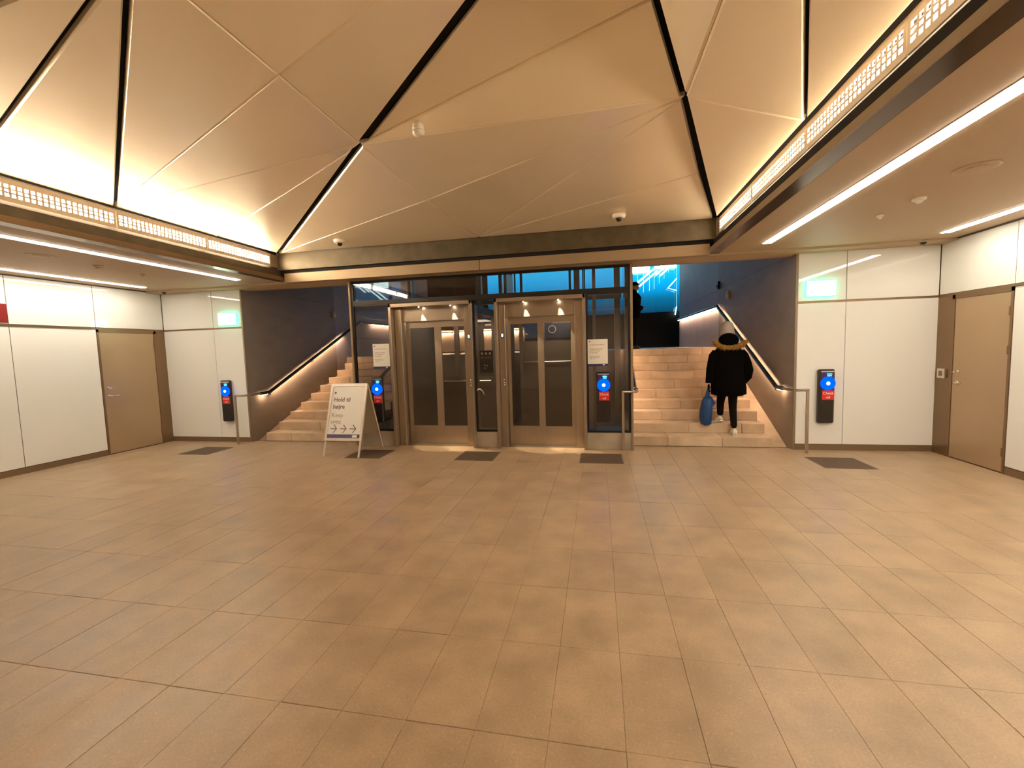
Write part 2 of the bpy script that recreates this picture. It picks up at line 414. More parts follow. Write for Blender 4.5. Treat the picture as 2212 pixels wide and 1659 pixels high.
def service_door(name, x, sgn, y0, y1, hinge_far, label):
    d = obj(name, B(x - sgn * .001, x + sgn * .012, y0 + .03, y1 - .012, .012, ZM - .05, .003), 'door'); d['kind'] = 'structure'; tag(d, label, 'door')
    fr = MB().box(x - sgn * .008, x + sgn * .012, y0, y0 + .03, 0, ZM).box(x - sgn * .008, x + sgn * .012, y1 - .01, y1 + .035, 0, ZM).box(x - sgn * .008, x + sgn * .012, y0, y1 + .035, ZM - .05, ZM)
    obj('door_frame', fr, 'bronze', d)
    hy = y1 - .10 if not hinge_far else y0 + .10
    s = -1 if not hinge_far else 1
    for z in (1.16, 1.02):
        h = MB().lathe((x - sgn * .002, hy, z), [(.026, 0), (.026, -sgn * .009), (.02, -sgn * .012)], 'X', 16)
        if z < 1.1: h.tube([(x - sgn * .01, hy, z), (x - sgn * .052, hy, z), (x - sgn * .055, hy + s * .03, z), (x - sgn * .055, hy + s * .13, z)], .009, 8)
        else: h.tube([(x - sgn * .01, hy, z), (x - sgn * .045, hy, z)], .014, 10).box(x - sgn * .038, x - sgn * .05, hy - .03, hy + .03, z - .006, z + .006)
        obj('handle' if z < 1.1 else 'lock', h, 'chrome', d)
    for z in (.25, 1.45, 1.9):
        yy = y0 + .035 if not hinge_far else y1 - .016
        obj('hinge', MB().tube([(x - sgn * .008, yy, z - .05), (x - sgn * .008, yy, z + .05)], .008, 8), 'bronze', d)
    return d
service_door('door_1', XL, -1, 5.97, 6.95, True, 'flush bronze service door in the left glass wall')
service_door('door_2', XR, 1, 6.03, 6.87, False, 'flush bronze service door in the right glass wall')
rd = thing('card_reader', (XR - .004, 7.02, 1.12), 'steel card reader box on bronze jamb beside the right door', 'card reader')
obj('housing', B(XR - .004, XR - .035, 6.945, 7.085, 1.06, 1.19, .006), 'chrome', rd)
obj('keypad', B(XR - .035, XR - .038, 6.985, 7.045, 1.09, 1.16, .001), 'steel_dark', rd)
rs = obj('wall_sign', B(XL + .0, XL + .012, 4.2, 4.84, 2.22, 2.49, .003), 'redsign'); tag(rs, 'dark red rectangular sign on the left white glass wall', 'sign')

# end walls (facing the hall, either side of the stairs)
def end_wall(name, x0, x1, joint, post):
    w = struct(name, B(x0, x1, YE + .008, YE + .18, -.1, 3.0), 'rail_line', label='white glass clad end wall on the %s of the stairs' % ('left' if x0 < 0 else 'right'), cat='wall')
    e0 = x0 + (.0 if x0 < 0 else .03); e1 = x1 - (.03 if x0 < 0 else 0)
    for a, b in ((e0, joint), (joint, e1)):
        obj('glass_panel', B(a + .004, b - .004, YE - .004, YE + .009, ZM + .028, ZC - .012, .002), 'white_glass', w)
        obj('glass_panel', B(a + .003, b - .003, YE - .004, YE + .009, ZS + .006, ZM - .002, .002), 'white_glass', w)
    obj('head_trim', B(e0, e1, YE - .006, YE + .009, ZM - .001, ZM + .026), 'bronze', w)
    obj('skirting', B(e0, e1, YE - .001, YE + .009, 0, ZS), 'skirt', w)
    cxp = x1 - .028 if x0 < 0 else x0
    obj('corner_trim', B(cxp, cxp + .028, YE - .008, YE + .009, 0, ZC), 'fascia', w)
    return w
end_wall('wall_end_left', XL, EL, -7.20, EL)
end_wall('wall_end_right', ER, XR, 3.505, ER)
struct('wall_back', B(XL - .2, XR + .2, YB - .2, YB, -.1, 4.4), 'cream_wall', label='wall closing the hall behind the viewer', cat='wall')

# ------------------------------------------------------------------ soffits
for nm, a, b in (('ceiling_left', XL, -5.42), ('ceiling_right', 1.72, XR)):
    struct(nm, B(a, b, YB, 7.10, ZC, ZC + .12), 'soffit', label='low plain soffit on the %s side of the hall' % nm[8:], cat='ceiling')
struct('ceiling_end', B(XL, XR, 6.86, 7.34, 2.885, 3.02), 'soffit', label='narrow soffit band in front of the stairs and lifts', cat='ceiling')
struct('ceiling_back', B(-5.42, 1.72, YB, -2.6, ZC, ZC + .12), 'soffit', label='soffit behind the viewer', cat='ceiling')
struct('trim_1', B(XL, -5.42, YE - .02, YE + .02, ZC - .014, ZC - .001).box(1.72, XR, YE - .02, YE + .02, ZC - .014, ZC - .001).box(XL, XL + .02, YB, YE, ZC - .014, ZC - .001).box(XR - .02, XR, YB, YE, ZC - .014, ZC - .001), 'rail_line')

def linear_lamp(x, y0, y1, label):
    t = thing('linear_lamp', (x, y0, ZC), label, 'ceiling lamp', None)
    obj('housing', B(x - .062, x + .062, y0 - .015, y1 + .015, ZC - .004, ZC), 'white_metal', t)
    obj('diffuser', B(x - .05, x + .05, y0, y1, ZC - .010, ZC - .0035), 'lamp', t)
linear_lamp(2.185, -2.4, 6.38, 'long linear lamp in the right soffit nearer the coffer')
linear_lamp(4.24, -2.4, 6.48, 'long linear lamp in the right soffit beside the right wall')
linear_lamp(-5.87, 3.1, 6.38, 'long linear lamp in the left soffit nearer the coffer')
linear_lamp(-7.90, 3.4, 6.48, 'long linear lamp in the left soffit beside the left wall')

def disc(name, x, y, z, r, hgt, label, cat, mat='plastic_white', group=None):
    t = thing(name, (x, y, z), label, cat, group)
    obj('base', MB().lathe((x, y, z), [(r, 0), (r, -hgt * .35), (r * .82, -hgt * .5)], n=28), mat, t)
    obj('cap', MB().lathe((x, y, z), [(r * .55, -hgt * .5), (r * .5, -hgt * .85), (r * .3, -hgt)], n=24), mat, t)
    return t
disc('ceiling_speaker', 2.88, 4.12, ZC, .14, .012, 'flat round speaker disc in the right soffit', 'speaker', 'soffit')
disc('smoke_detector', 2.94, 4.83, ZC, .055, .05, 'white smoke detector in the right soffit beyond the speaker disc', 'detector')
disc('sprinkler_head', 2.92, 5.37, ZC, .03, .04, 'small sprinkler in the right soffit nearest the exit sign', 'sprinkler')
disc('ceiling_speaker', -6.56, 4.18, ZC, .14, .012, 'flat round speaker disc in the left soffit', 'speaker', 'soffit')
disc('smoke_detector', -6.61, 4.83, ZC, .055, .05, 'smoke detector in the left soffit beyond the speaker disc', 'detector', 'soffit')
disc('sprinkler_head', -6.70, 5.49, ZC, .03, .04, 'small sprinkler in the left soffit nearest the exit sign', 'sprinkler', 'soffit')
for x, y, lb in ((4.27, 6.9, 'small dark dome camera in the right ceiling corner'), (-7.99, 6.92, 'small dark dome camera in the left ceiling corner')):
    t = thing('corner_camera', (x, y, ZC), lb, 'camera')
    obj('base', MB().lathe((x, y, ZC), [(.05, 0), (.05, -.018), (.045, -.022)], n=20), 'signback', t)
    obj('dome', MB().lathe((x, y, ZC), [(.038, -.022), (.034, -.042), (.02, -.055), (.005, -.06)], n=20), 'dome', t)

# ------------------------------------------------------------------ coffer: folded metal panels
CV = {
    'A': (-5.300, 6.680, 3.360),
    'B': (1.620, 6.680, 3.360),
    'M': (-1.790, 6.680, 3.360),
    'K': (-5.330, 4.138, 3.360),
    'L': (-5.330, 5.494, 3.360),
    'K2': (-5.330, 2.974, 3.360),
    'R1': (1.585, 3.891, 3.310),
    'Q': (-2.001, 5.142, 3.450),
    'P1': (-2.206, 4.000, 3.620),
    'P2': (0.703, 3.830, 3.570),
    'P3': (1.121, 5.195, 3.470),
    'J': (-2.206, 2.908, 3.620),
    'N': (-2.218, 1.906, 3.620),
    'T': (0.091, 2.661, 4.450),
    'S': (0.757, 1.881, 3.620),
    'P4': (0.422, 3.294, 3.974),
    'Br': (1.585, 6.488, 3.310),
    'P2r': (0.681, 3.712, 3.510),
    'Tr': (0.088, 2.576, 4.360),
    'Sr': (0.749, 1.862, 3.600),
    'C2r': (1.585, -2.600, 3.310),
    'K3': (-5.330, 1.950, 3.360),
    'C1': (-5.330, -2.600, 3.360),
    'C2': (1.630, -2.600, 3.360),
}
wide, dark, thin, lite = .030, .016, 0.009, .0004
EDG = {}
def eset(a, b, v): EDG[frozenset((a, b))] = v
for a, b in (('A', 'P1'), ('P1', 'T'), ('B', 'P2'), ('P2', 'T'), ('B', 'P3'), ('P3', 'P2'), ('P2', 'P4'), ('P4', 'T'), ('A', 'L')): eset(a, b, wide)
eset('A', 'L', .01); eset('K', 'N', dark); eset('K2', 'N', dark); eset('K3', 'N', dark); eset('P2r', 'Sr', thin); eset('R1', 'Sr', .011); eset('Br', 'P2r', .012); eset('P2r', 'Tr', .012)
tris = ['A P1 Q', 'A Q M', 'Q P2 M', 'P1 P2 Q', 'M P2 P3', 'M P3 B', 'P1 P4 P2', 'P1 T P4',
        'A L P1', 'L K P1', 'K J P1', 'K N J', 'J T P1', 'J N T', 'K2 N K', 'K3 N K2',
        'Br P2r R1', 'P2r Sr R1', 'P2r Tr Sr', 'R1 Sr C2r', 'Sr Tr C2r', 'C2r Tr T', 'C2r T C2', 'T N C1', 'N K3 C1', 'T C1 C2']
back = MB()
cof = []
for t in tris:
    ks = t.split(); P = [Vector(CV[k]) for k in ks]
    n = (P[1] - P[0]).cross(P[2] - P[0]).normalized()
    if n.z > 0: P = [P[0], P[2], P[1]]; ks = [ks[0], ks[2], ks[1]]; n = -n        # normal looks down
    back.add([p + Vector((0, 0, .07)) for p in P], [(0, 1, 2)])
    def inset(ds):
        out = []
        L = []
        for i in range(3):
            a, b = P[i], P[(i + 1) % 3]; d = (b - a).normalized(); q = n.cross(d)      # q points inside
            if (P[(i + 2) % 3] - a).dot(q) < 0: q = -q
            L.append((a + q * ds[i], d))
        for i in range(3):
            (p1, d1), (p2, d2) = L[i - 1], L[i]
            w0 = p1 - p2; a_, b_, c_ = d1.dot(d1), d1.dot(d2), d2.dot(d2); dd, e_ = d1.dot(w0), d2.dot(w0)
            s_ = (b_ * e_ - c_ * dd) / (a_ * c_ - b_ * b_); out.append(p1 + d1 * s_)
        return out
    g = [EDG.get(frozenset((ks[i], ks[(i + 1) % 3])), lite) for i in range(3)]
    bev = .0105
    face = inset([x + bev for x in g]); rim = inset(g)
    mid = [p - n * .015 for p in rim]; top = [p - n * .05 for p in rim]
    mb = MB(); mb.add(face, [(0, 1, 2)])
    mb.add(face + mid + top, [(i, (i + 1) % 3, (i + 1) % 3 + 3, i + 3) for i in range(3)] + [(i + 3, (i + 1) % 3 + 3, (i + 1) % 3 + 6, i + 6) for i in range(3)] + [(8, 7, 6)])
    cof.append(mb)
cb = struct('ceiling', back, 'black', label='raised coffer of folded champagne metal panels', cat='ceiling')
for mb in cof: obj('ceiling_panel', mb, 'coffer', cb)
# closing box above so that no sky leaks in
struct('roof', B(-9.9, 6.3, YB - .2, 7.3, 4.4, 4.5), 'black', label='dark slab above the coffer', cat='roof')
struct('roof_edge', B(-5.45, -5.40, -2.7, 6.9, 3.0, 4.4).box(1.70, 1.75, -2.7, 6.9, 3.0, 4.4).box(-5.45, 1.75, 6.86, 6.9, 3.0, 4.4).box(-5.45, 1.75, -2.7, -2.64, 2.93, 4.4), 'black', label='dark sides of the coffer void', cat='roof')

# side beams with light grilles
def side_beam(x, sgn, joints, label, glabel):
    b = thing('coffer_beam', (x, 2, ZC), label, 'beam')
    obj('web', B(x - sgn * .02, x + sgn * .05, -2.6, 6.86, 2.97, 3.085), 'black' if sgn > 0 else 'beam', b)  # right web black: the dark its bronze mirrors is put into the colour
    obj('body', B(x + sgn * .05, x + sgn * .07, -2.6, 6.86, 2.97, 3.36), 'black', b)
    obj('flange', B(x - sgn * .065, x + sgn * .075, -2.6, 6.86, ZC - .006, 2.95), 'flange', b)
    obj('edge_gap', B(x + sgn * .075, x + sgn * .081, -2.6, 6.86, ZC - .004, 2.95), 'black', b)
    obj('lip', B(x - sgn * .073, x - sgn * .065, -2.6, 6.86, ZC - .006, 2.972), 'fascia' if sgn > 0 else 'bronze', b)  # right lip paler: its lit edge is put into the colour
    g = thing('light_grille', (x, 2, 3.12), glabel, 'lamp')
    ends = joints
    for a, c in zip(ends[:-1], ends[1:]):
        z0, z1 = 3.125, 3.33
        fr = MB()
        fr.box(x, x + sgn * .012, a + .003, c - .003, z0, z0 + .045).box(x, x + sgn * .012, a + .003, c - .003, z1 - .05, z1)
        fr.box(x, x + sgn * .012, a + .003, a + .03, z0 + .045, z1 - .05).box(x, x + sgn * .012, c - .03, c - .003, z0 + .045, z1 - .05)
        f = obj('grille_frame', fr, 'white_metal', g)
        lat = MB(); n = max(3, int((c - a) / .05)); h0, h1 = z0 + .045, z1 - .05
        for k in range(1, 3):
            zz = h0 + (h1 - h0) * k / 3; lat.box(x + sgn * .001, x + sgn * .011, a + .03, c - .03, zz - .0075, zz + .0075)
        for k in range(1, n):
            yy = a + .03 + (c - a - .06) * k / n; lat.box(x + sgn * .002, x + sgn * .010, yy - .010, yy + .010, h0, h1)
        o = obj('lattice', lat, 'white_metal', f); o['kind'] = 'stuff'
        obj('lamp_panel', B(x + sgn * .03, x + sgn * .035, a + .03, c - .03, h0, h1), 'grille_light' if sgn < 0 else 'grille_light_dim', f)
    obj('end_plate', B(x, x + sgn * .012, ends[-1], 6.74, 3.125, 3.33), 'fascia', g)
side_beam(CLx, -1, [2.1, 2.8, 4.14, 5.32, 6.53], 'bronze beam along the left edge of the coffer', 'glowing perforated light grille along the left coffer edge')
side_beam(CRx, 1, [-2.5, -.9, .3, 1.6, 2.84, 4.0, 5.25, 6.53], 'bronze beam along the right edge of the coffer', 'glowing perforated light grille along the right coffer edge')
fb = thing('coffer_beam', (CX, 6.72, ZC), 'wide mottled bronze beam across the front of the lifts', 'beam')
obj('upper_face', B(-5.36, 1.68, 6.70, 6.84, 3.085, 3.375), 'beam', fb)
obj('gap_strip', B(-5.36, 1.68, 6.74, 6.84, 3.03, 3.085), 'black', fb)
obj('lower_band', B(-5.26, -1.80, 6.72, 6.86, 2.875, 3.03, .004), 'fascia', fb)
obj('lower_band', B(-1.79, 1.57, 6.72, 6.86, 2.875, 3.03, .004), 'fascia', fb)

# things on the coffer panels
def dome_cam(x, y, z, label):
    t = thing('dome_camera', (x, y, z), label, 'camera', None)
    obj('base', MB().lathe((x, y, z + .01), [(.085, 0), (.09, -.02), (.082, -.045), (.05, -.055)], n=28), 'plastic_white', t)
    obj('dome', MB().lathe((x, y, z + .01), [(.042, -.05), (.038, -.075), (.025, -.092), (.008, -.1)], n=20), 'dome', t)
dome_cam(-3.90, 6.28, 3.385, 'white dome camera near the left end of the coffer beam')
dome_cam(.30, 6.20, 3.382, 'white dome camera near the right end of the coffer beam')
t = thing('ceiling_device', (-1.51, 3.75, 3.60), 'white ceiling device in the middle of the coffer', 'ceiling lamp')
obj('base', MB().lathe((-1.51, 3.75, 3.61), [(.045, 0), (.05, -.03), (.05, -.055), (.035, -.06)], n=24), 'plastic_white', t)  # passive white ceiling device, no lamp in it
obj('cap', MB().lathe((-1.51, 3.75, 3.61), [(.03, -.06), (.055, -.07), (.05, -.095), (.02, -.11)], n=24), 'plastic_white', t)

# ------------------------------------------------------------------ staircases
def staircase(x0, x1, wallx, sgn, label):
    """sgn +1: side wall on the right"""
    st = thing('staircase', ((x0 + x1) / 2, YS, 0), label, 'stairs')
    a, b = (x0, wallx - .22) if sgn > 0 else (wallx + .22, x1)
    for i in range(10):
        z0, z1 = i * RISE, (i + 1) * RISE; y0 = YS + i * TREAD; y1 = y0 + TREAD if i < 9 else y0 + .5
        off = .38 * (i % 2); cuts = [a]
        xx = a + .55 + off
        while xx < b - .25: cuts.append(xx); xx += .82
        cuts.append(b)
        for p, q in zip(cuts[:-1], cuts[1:]):
            mb = B(p + .0015, q - .0015, y0, y1 + .02, z0, z1, .006)
            obj('step_stone', mb, 'step', st)
    zt = LAND
    # sloping stone stringer between the steps and the wall
    p, q = (b, wallx) if sgn > 0 else (wallx, a)
    p, q = (p, q - .008) if sgn > 0 else (p + .008, q)
    prof = [(p, YS + .05, 0), (p, YL + .05, LAND - RISE - .02), (p, YL + .12, LAND - .002), (p, YL + .49, LAND - .002), (p, YL + .49, 0)]
    prof = [(a_, b_, c_ if sgn > 0 else max(0, c_ - (.11 if b_ < YL + .08 else 0))) for a_, b_, c_ in prof]
    obj('stringer', MB().prism(prof, (q - p, 0, 0)), 'step' if sgn > 0 else 'grout', st)  # left stringer darker: the shade of its channel is put into the colour
    obj('core', B(a, b, YS + .4, YL + .3, 0, .15).prism([(a, YS + .37, 0), (a, YL, RISE * 9 - .01), (a, YL + .4, RISE * 9 - .01), (a, YL + .4, 0)], (b - a, 0, 0)), 'grout', st)
staircase(.53, ER, ER, 1, 'pale stone staircase to the right of the lifts')
staircase(EL, -4.23, EL, -1, 'pale stone staircase to the left of the lifts')

# stair side walls
for nm, x, s in (('wall_stair_right', ER, 1), ('wall_stair_left', EL, -1)):
    w = struct(nm, B(x + s * .02, x + s * .22, YE + .18, YWE, -.1, ZH), 'black', label='brown panelled wall beside the %s staircase' % ('right' if s > 0 else 'left'), cat='wall')
    cy = [YE + .008, 10.10, 10.9, 13.2, YWE] if s < 0 else [YE + .008, 11.30, 13.8, YWE]
    for i, (a, b) in enumerate(zip(cy[:-1], cy[1:])):
        for z0, z1 in ((0, 2.9), (2.9, ZH)):
            obj('wall_panel', B(x - s * .003, x + s * .02, a + .002, b - .002, z0 + .002, z1 - .002), 'stairwall' if i == 0 else 'stairwall2', w)

def handrail(xw, s, pts_y, label, post=True, wall=True, lit=True):
    """rail along a stair side; xw wall plane, s=+1 wall to the right"""
    x = xw - s * .075
    def zr(y):
        if y < YS + .32: return .91
        if y > YL + .75: return .91 + .445 * (YL + .75 - YS - .32)
        return .91 + .445 * (y - YS - .32)
    h = thing('handrail', (x, YS, .9), label, 'handrail')
    ys = [YS + .1, YS + .32, YL + .75, pts_y]
    path = [(x, y, zr(y)) for y in ys]
    obj('rail', MB().tube(path, .033, 16), 'handrail', h)
    # lower return to the floor post
    if post:
        px = xw + s * .10 if wall else xw + s * .16
        py = YE - .22
        obj('end_arm', MB().tube([(x, YS + .1, .91), (x, YE + .0, .91), (x + s * .03, py + .03, .915), (px, py, .918)], .019, 10), 'steel', h)
        obj('post', B(px - .02, px + .02, py - .012, py + .012, 0, .937, .003), 'steel', h)
    if lit:
        segs = []
        def seg(y0, y1, n):
            for k in range(n):
                a = y0 + (y1 - y0) * k / n + .02; c = y0 + (y1 - y0) * (k + 1) / n - .02; segs.append((a, c))
        seg(YS + .12, YS + .30, 1); seg(YS + .42, YL + (.55 if s > 0 else -.02), 3 if s > 0 else 2)
        if wall: seg(YL + (.8 if s > 0 else 1.4), pts_y, 5)
        for a, c in segs:
            q0 = Vector((x + s * .006, a, zr(a) - .0375)); q1 = Vector((x + s * .006, c, zr(c) - .0375))
            obj('led_strip', MB().prism([q0 + Vector((-.011, 0, 0)), q0 + Vector((.011, 0, 0)), q0 + Vector((.011, 0, .010)), q0 + Vector((-.011, 0, .010))], q1 - q0), 'led', h)
    n = 7 if wall else 3
    for k in range(n):
        y = YS + .36 + (pts_y - YS - .6) * k / (n - 1); z = zr(y)
        if wall: obj('bracket', MB().tube([(x, y, z - .02), (x, y, z - .06), (x + s * .03, y, z - .075), (xw, y, z - .075)], .007, 6), 'handrail', h)
        else: obj('bracket', MB().tube([(x, y, z - .02), (x, y, z - .06), (x + s * .075, y, z - .075)], .007, 6), 'handrail', h)
handrail(ER, 1, YWE - .1, 'lit handrail on the wall of the right staircase')
handrail(EL, -1, YWE - .1, 'lit handrail on the wall of the left staircase')
handrail(.53, -1, YL + .2, 'handrail with end post on the lift side of the right staircase', wall=False, lit=True)  # LED lines on this rail are added to brighten the right steps
handrail(-4.23, 1, YL + .2, 'dark handrail on the lift side of the left staircase', wall=False, lit=False)
for i, (x, s, y, z, lb) in enumerate(((ER, 1, 11.29, 3.0, 'small dark box high on the right stair wall, further in'), (ER, 1, 10.46, 2.68, 'small box with a pale lens on the right stair wall, lower and nearer'), (EL, -1, 10.06, 2.63, 'small pale sensor box on the left stair wall'))):
    t = thing('wall_sensor', (x, y, z), lb, 'sensor')
    obj('housing', B(x, x - s * .05, y - .07, y + .07, z - .09, z + .09, .01), 'signback' if i else 'black_plastic', t)
    obj('lens', MB().lathe((x - s * .05, y, z - .02), [(.03, 0), (.026, -s * .012), (.012, -s * .018)], 'X', 16), 'plastic_white' if i else 'dome', t)

# ------------------------------------------------------------------ upper hall beyond the stairs
struct('floor_landing', B(-9.8, 6.1, YL + .5, YFAR, 1.2, LAND).box(-4.23, .53, 9.75, YL + .5, 1.2, LAND), 'hall_floor', label='upper landing floor behind the stairs', cat='floor')
struct('wall_landing', B(-4.23, .53, 9.60, 9.75, -.1, LAND), 'stairwall', label='retaining wall behind the lift shaft', cat='wall')
struct('wall_header', B(EL - .3, -4.25, 7.34, 7.45, 2.89, ZH).box(.55, ER + .3, 7.34, 7.45, 2.89, ZH), 'stairwall2', label='wall above the foot of the stairs', cat='wall')
struct('ceiling_hall', B(-10, 6.3, 7.3, YFAR + .3, ZH, ZH + .2), 'hall_ceiling', label='dark ceiling over the stair hall', cat='ceiling')
struct('wall_hall_side', B(-9.9, -9.8, YWE - .1, YFAR, 1.2, ZH).box(6.1, 6.2, YWE - .1, YFAR, 1.2, ZH).box(-9.8, EL - .2, YWE - .2, YWE, 1.2, ZH).box(ER + .2, 6.1, YWE - .2, YWE, 1.2, ZH), 'dark_wall', label='dark side walls of the upper hall', cat='wall')
ZG = 3.03
wf = struct('wall_far', B(-9.9, -3.45, YFAR, YFAR + .25, 1.2, ZG).box(-3.45, -.58, YFAR, YFAR + .25, 1.2, 2.08).box(-.58, 6.2, YFAR, YFAR + .25, 1.2, ZG).box(-8.55, -5.05, YFAR, YFAR + .25, ZG, ZH).box(-9.9, -9.2, YFAR, YFAR + .25, ZG, ZH).box(4.9, 6.2, YFAR, YFAR + .25, ZG, ZH), 'dark_wall', label='dark parapet wall at the far side of the upper hall', cat='wall')
for i, (a, b) in enumerate(((-5.05, -3.72), (-3.72, -3.45), (-3.40, -1.22), (-1.18, -.62), (-.55, 1.45), (1.50, 4.9), (-9.2, -8.55))):
    zg = 2.08 if i in (2, 3) else ZG
    wdw = struct('window_%d' % (i + 1), B(a, b, YFAR + .1, YFAR + .115, zg, ZH), 'glass_hall', label='tall pane of the far window wall showing blue dusk', cat='window')
    obj('window_frame', B(a - .03, a + .03, YFAR + .05, YFAR + .16, zg, ZH).box(b - .03, b + .03, YFAR + .05, YFAR + .16, zg, ZH).box(a, b, YFAR + .05, YFAR + .16, zg - .03, zg + .03), 'blackmetal', wdw)
cw = obj('wall_panel', B(-9.0, -3.3, YFAR - .03, YFAR, 1.6, 2.62), 'cream_wall', wf)
hr = thing('handrail', (-6, YFAR - .12, 2.5), 'lit handrail on the far wall seen through the lift shaft', 'handrail')
obj('rail', MB().tube([(-9.0, YFAR - .12, 2.52), (-3.3, YFAR - .12, 2.52)], .025, 10), 'handrail', hr)
for k in range(5): obj('led_strip', B(-8.95 + k * 1.13, -8.95 + k * 1.13 + 1.0, YFAR - .12, YFAR - .07, 2.47, 2.50), 'led', hr)
# luminous tubes of the canopy outside
cn = thing('canopy_tube_light', (2.4, YFAR - .16, 4.9), 'white and cyan light tubes beyond the upper hall window', 'light tubes')
yy = YFAR - .16
def cp(x, z): return (x * .968, yy, 1.62 + (z - 1.62) * .968)
for p, q in (((1.45, 4.18), (2.45, 4.98)), ((1.62, 4.10), (2.62, 4.90)), ((2.55, 4.72), (2.95, 5.05)), ((2.75, 4.70), (3.15, 5.05))):
    obj('tube', MB().tube([cp(*p), cp(*q)], .033, 8), 'neon', cn)
for k in range(5):
    a = cp(2.50 + k * .19, 4.98); b = cp(2.67 + k * .19, 5.14); obj('tube_panel', B(a[0], b[0], yy, yy + .04, a[2], b[2], .01), 'neon', cn)
a = cp(1.50, 4.86); b = cp(2.30, 5.20); obj('tube_panel', B(a[0], b[0], yy, yy + .04, a[2], b[2], .01), 'neon', cn)
for k, (x, z0) in enumerate(((1.78, 3.95), (2.03, 4.0), (2.28, 4.05), (2.48, 4.12), (2.70, 4.35), (2.90, 4.55), (3.08, 4.8))):
    obj('hanger', MB().tube([cp(x, z0), (cp(x, z0)[0], yy, ZH)], .007, 6), 'neon_thin', cn)
obj('tube', MB().tube([cp(3.42, 4.52), cp(3.06, 4.12), cp(3.42, 4.00)], .018, 8), 'neon', cn)
obj('tube', MB().tube([cp(3.42, 3.30), cp(3.36, 2.95)], .02, 8), 'neon', cn)
for p in ((3.42, 4.52), (3.42, 4.0), (3.42, 3.3)): obj('hanger', MB().tube([cp(*p), (cp(*p)[0], yy, ZH)], .006, 6), 'neon_thin', cn)

# ------------------------------------------------------------------ glazed lift shaft
SX0, SX1, YF = -4.23, .53, 7.01
sh = thing('lift_shaft', (CX, 8.2, 0), 'glazed lift shaft with black frames and granite plinths', 'lift shaft')
for a in (SX0, SX1 - .035): obj('corner_post', B(a, a + .035, YF - .03, YF + .05, 0, 2.875, .004), 'fascia', sh)
def pane(a, b, z0, z1, fr=.03):
    f = MB().box(a, a + fr, YF, YF + .04, z0, z1).box(b - fr, b, YF, YF + .04, z0, z1).box(a + fr, b - fr, YF, YF + .04, z0, z0 + fr).box(b - fr, a + fr, YF, YF + .04, z1 - fr, z1)
    p = obj('glass_pane', B(a + fr, b - fr, YF + .012, YF + .024, z0 + fr, z1 - fr), 'glass', sh)
    obj('pane_frame', f, 'blackmetal', p)
pane(-4.19, -3.49, .265, 2.47); pane(-2.02, -1.63, .265, 2.47); pane(-.18, .49, .265, 2.47)
pane(-4.19, .49, 2.50, 2.87, .035)
obj('transom_bar', B(-4.19, .49, YF - .01, YF + .05, 2.465, 2.505), 'blackmetal', sh)
for a, b in ((-4.19, -3.47), (-2.02, -1.63), (-.19, .495)): obj('plinth', B(a, b, YF - .02, YF + .10, 0, .262, .004), 'plinth', sh)
obj('plinth', B(SX0 + .005, SX0 + .08, YF + .1, 9.6, 0, .262), 'plinth', sh)
obj('plinth', B(SX1 - .08, SX1 - .005, YF + .1, 9.6, 0, .262), 'plinth', sh)
for a in (SX0 + .01, SX1 - .022):
    obj('side_glass', B(a, a + .012, YF + .06, 9.55, .27, 5.0), 'glass', sh)
obj('rear_glass', B(SX0 + .03, SX1 - .03, 9.5, 9.512, 1.6, 5.0), 'glass', sh)
for x in (-4.12, -2.55, -1.86, -.42, .40): obj('steel_column', B(x - .06, x + .06, 9.38, 9.49, 0, 5.2), 'steel_dark', sh)
for x in (-3.60, -1.78, -.06): obj('guide_rail', B(x - .03, x + .03, 8.1, 8.2, 0, 5.2), 'steel_dark', sh)
for z in (2.62, 3.9): obj('cross_beam', B(SX0 + .04, SX1 - .04, 9.40, 9.48, z, z + .09), 'steel_dark', sh)
obj('divider', B(-1.86, -1.80, 8.8, 9.38, .1, 3.2), 'steel_dark', sh)
obj('shaft_roof', B(SX0, SX1, 7.36, 9.6, 5.2, 5.3), 'steel_dark', sh)
mo = thing('control_box', (-1.85, 7.3, 1.24), 'black control box with small lamps behind the middle glass strip', 'control box')
obj('housing', B(-1.99, -1.76, 7.25, 7.31, 1.24, 1.62, .005), 'black_plastic', mo)
for k in range(3): obj('gauge', MB().lathe((-1.945 + k * .07, 7.25, 1.57), [(.020, 0), (.018, -.008)], 'Y', 14), 'plastic_white', mo)
obj('gauge', MB().lathe((-1.945, 7.25, 1.50), [(.020, 0), (.018, -.008)], 'Y', 14), 'fascia', mo)
obj('nameplate', B(-1.90, -1.79, 7.243, 7.25, 1.485, 1.51), 'steel_dark', mo)
for x, z in ((-1.90, 1.37), (-1.86, 1.36), (-1.90, 1.32)): obj('button', MB().lathe((x, 7.25, z), [(.012, 0), (.011, -.01)], 'Y', 10), 'alu', mo)
ch = obj('hanging_cord', MB().tube([(-1.985, 7.0, .955), (-1.955, 6.975, .985), (-1.92, 6.97, .985), (-1.885, 6.985, .95), (-1.86, 7.0, .885)], .008, 8, rs=[.010, .013, .012, .008, .004]), 'plastic_white')
tag(ch, 'short white curved hook on the glass between the lifts', 'hook')

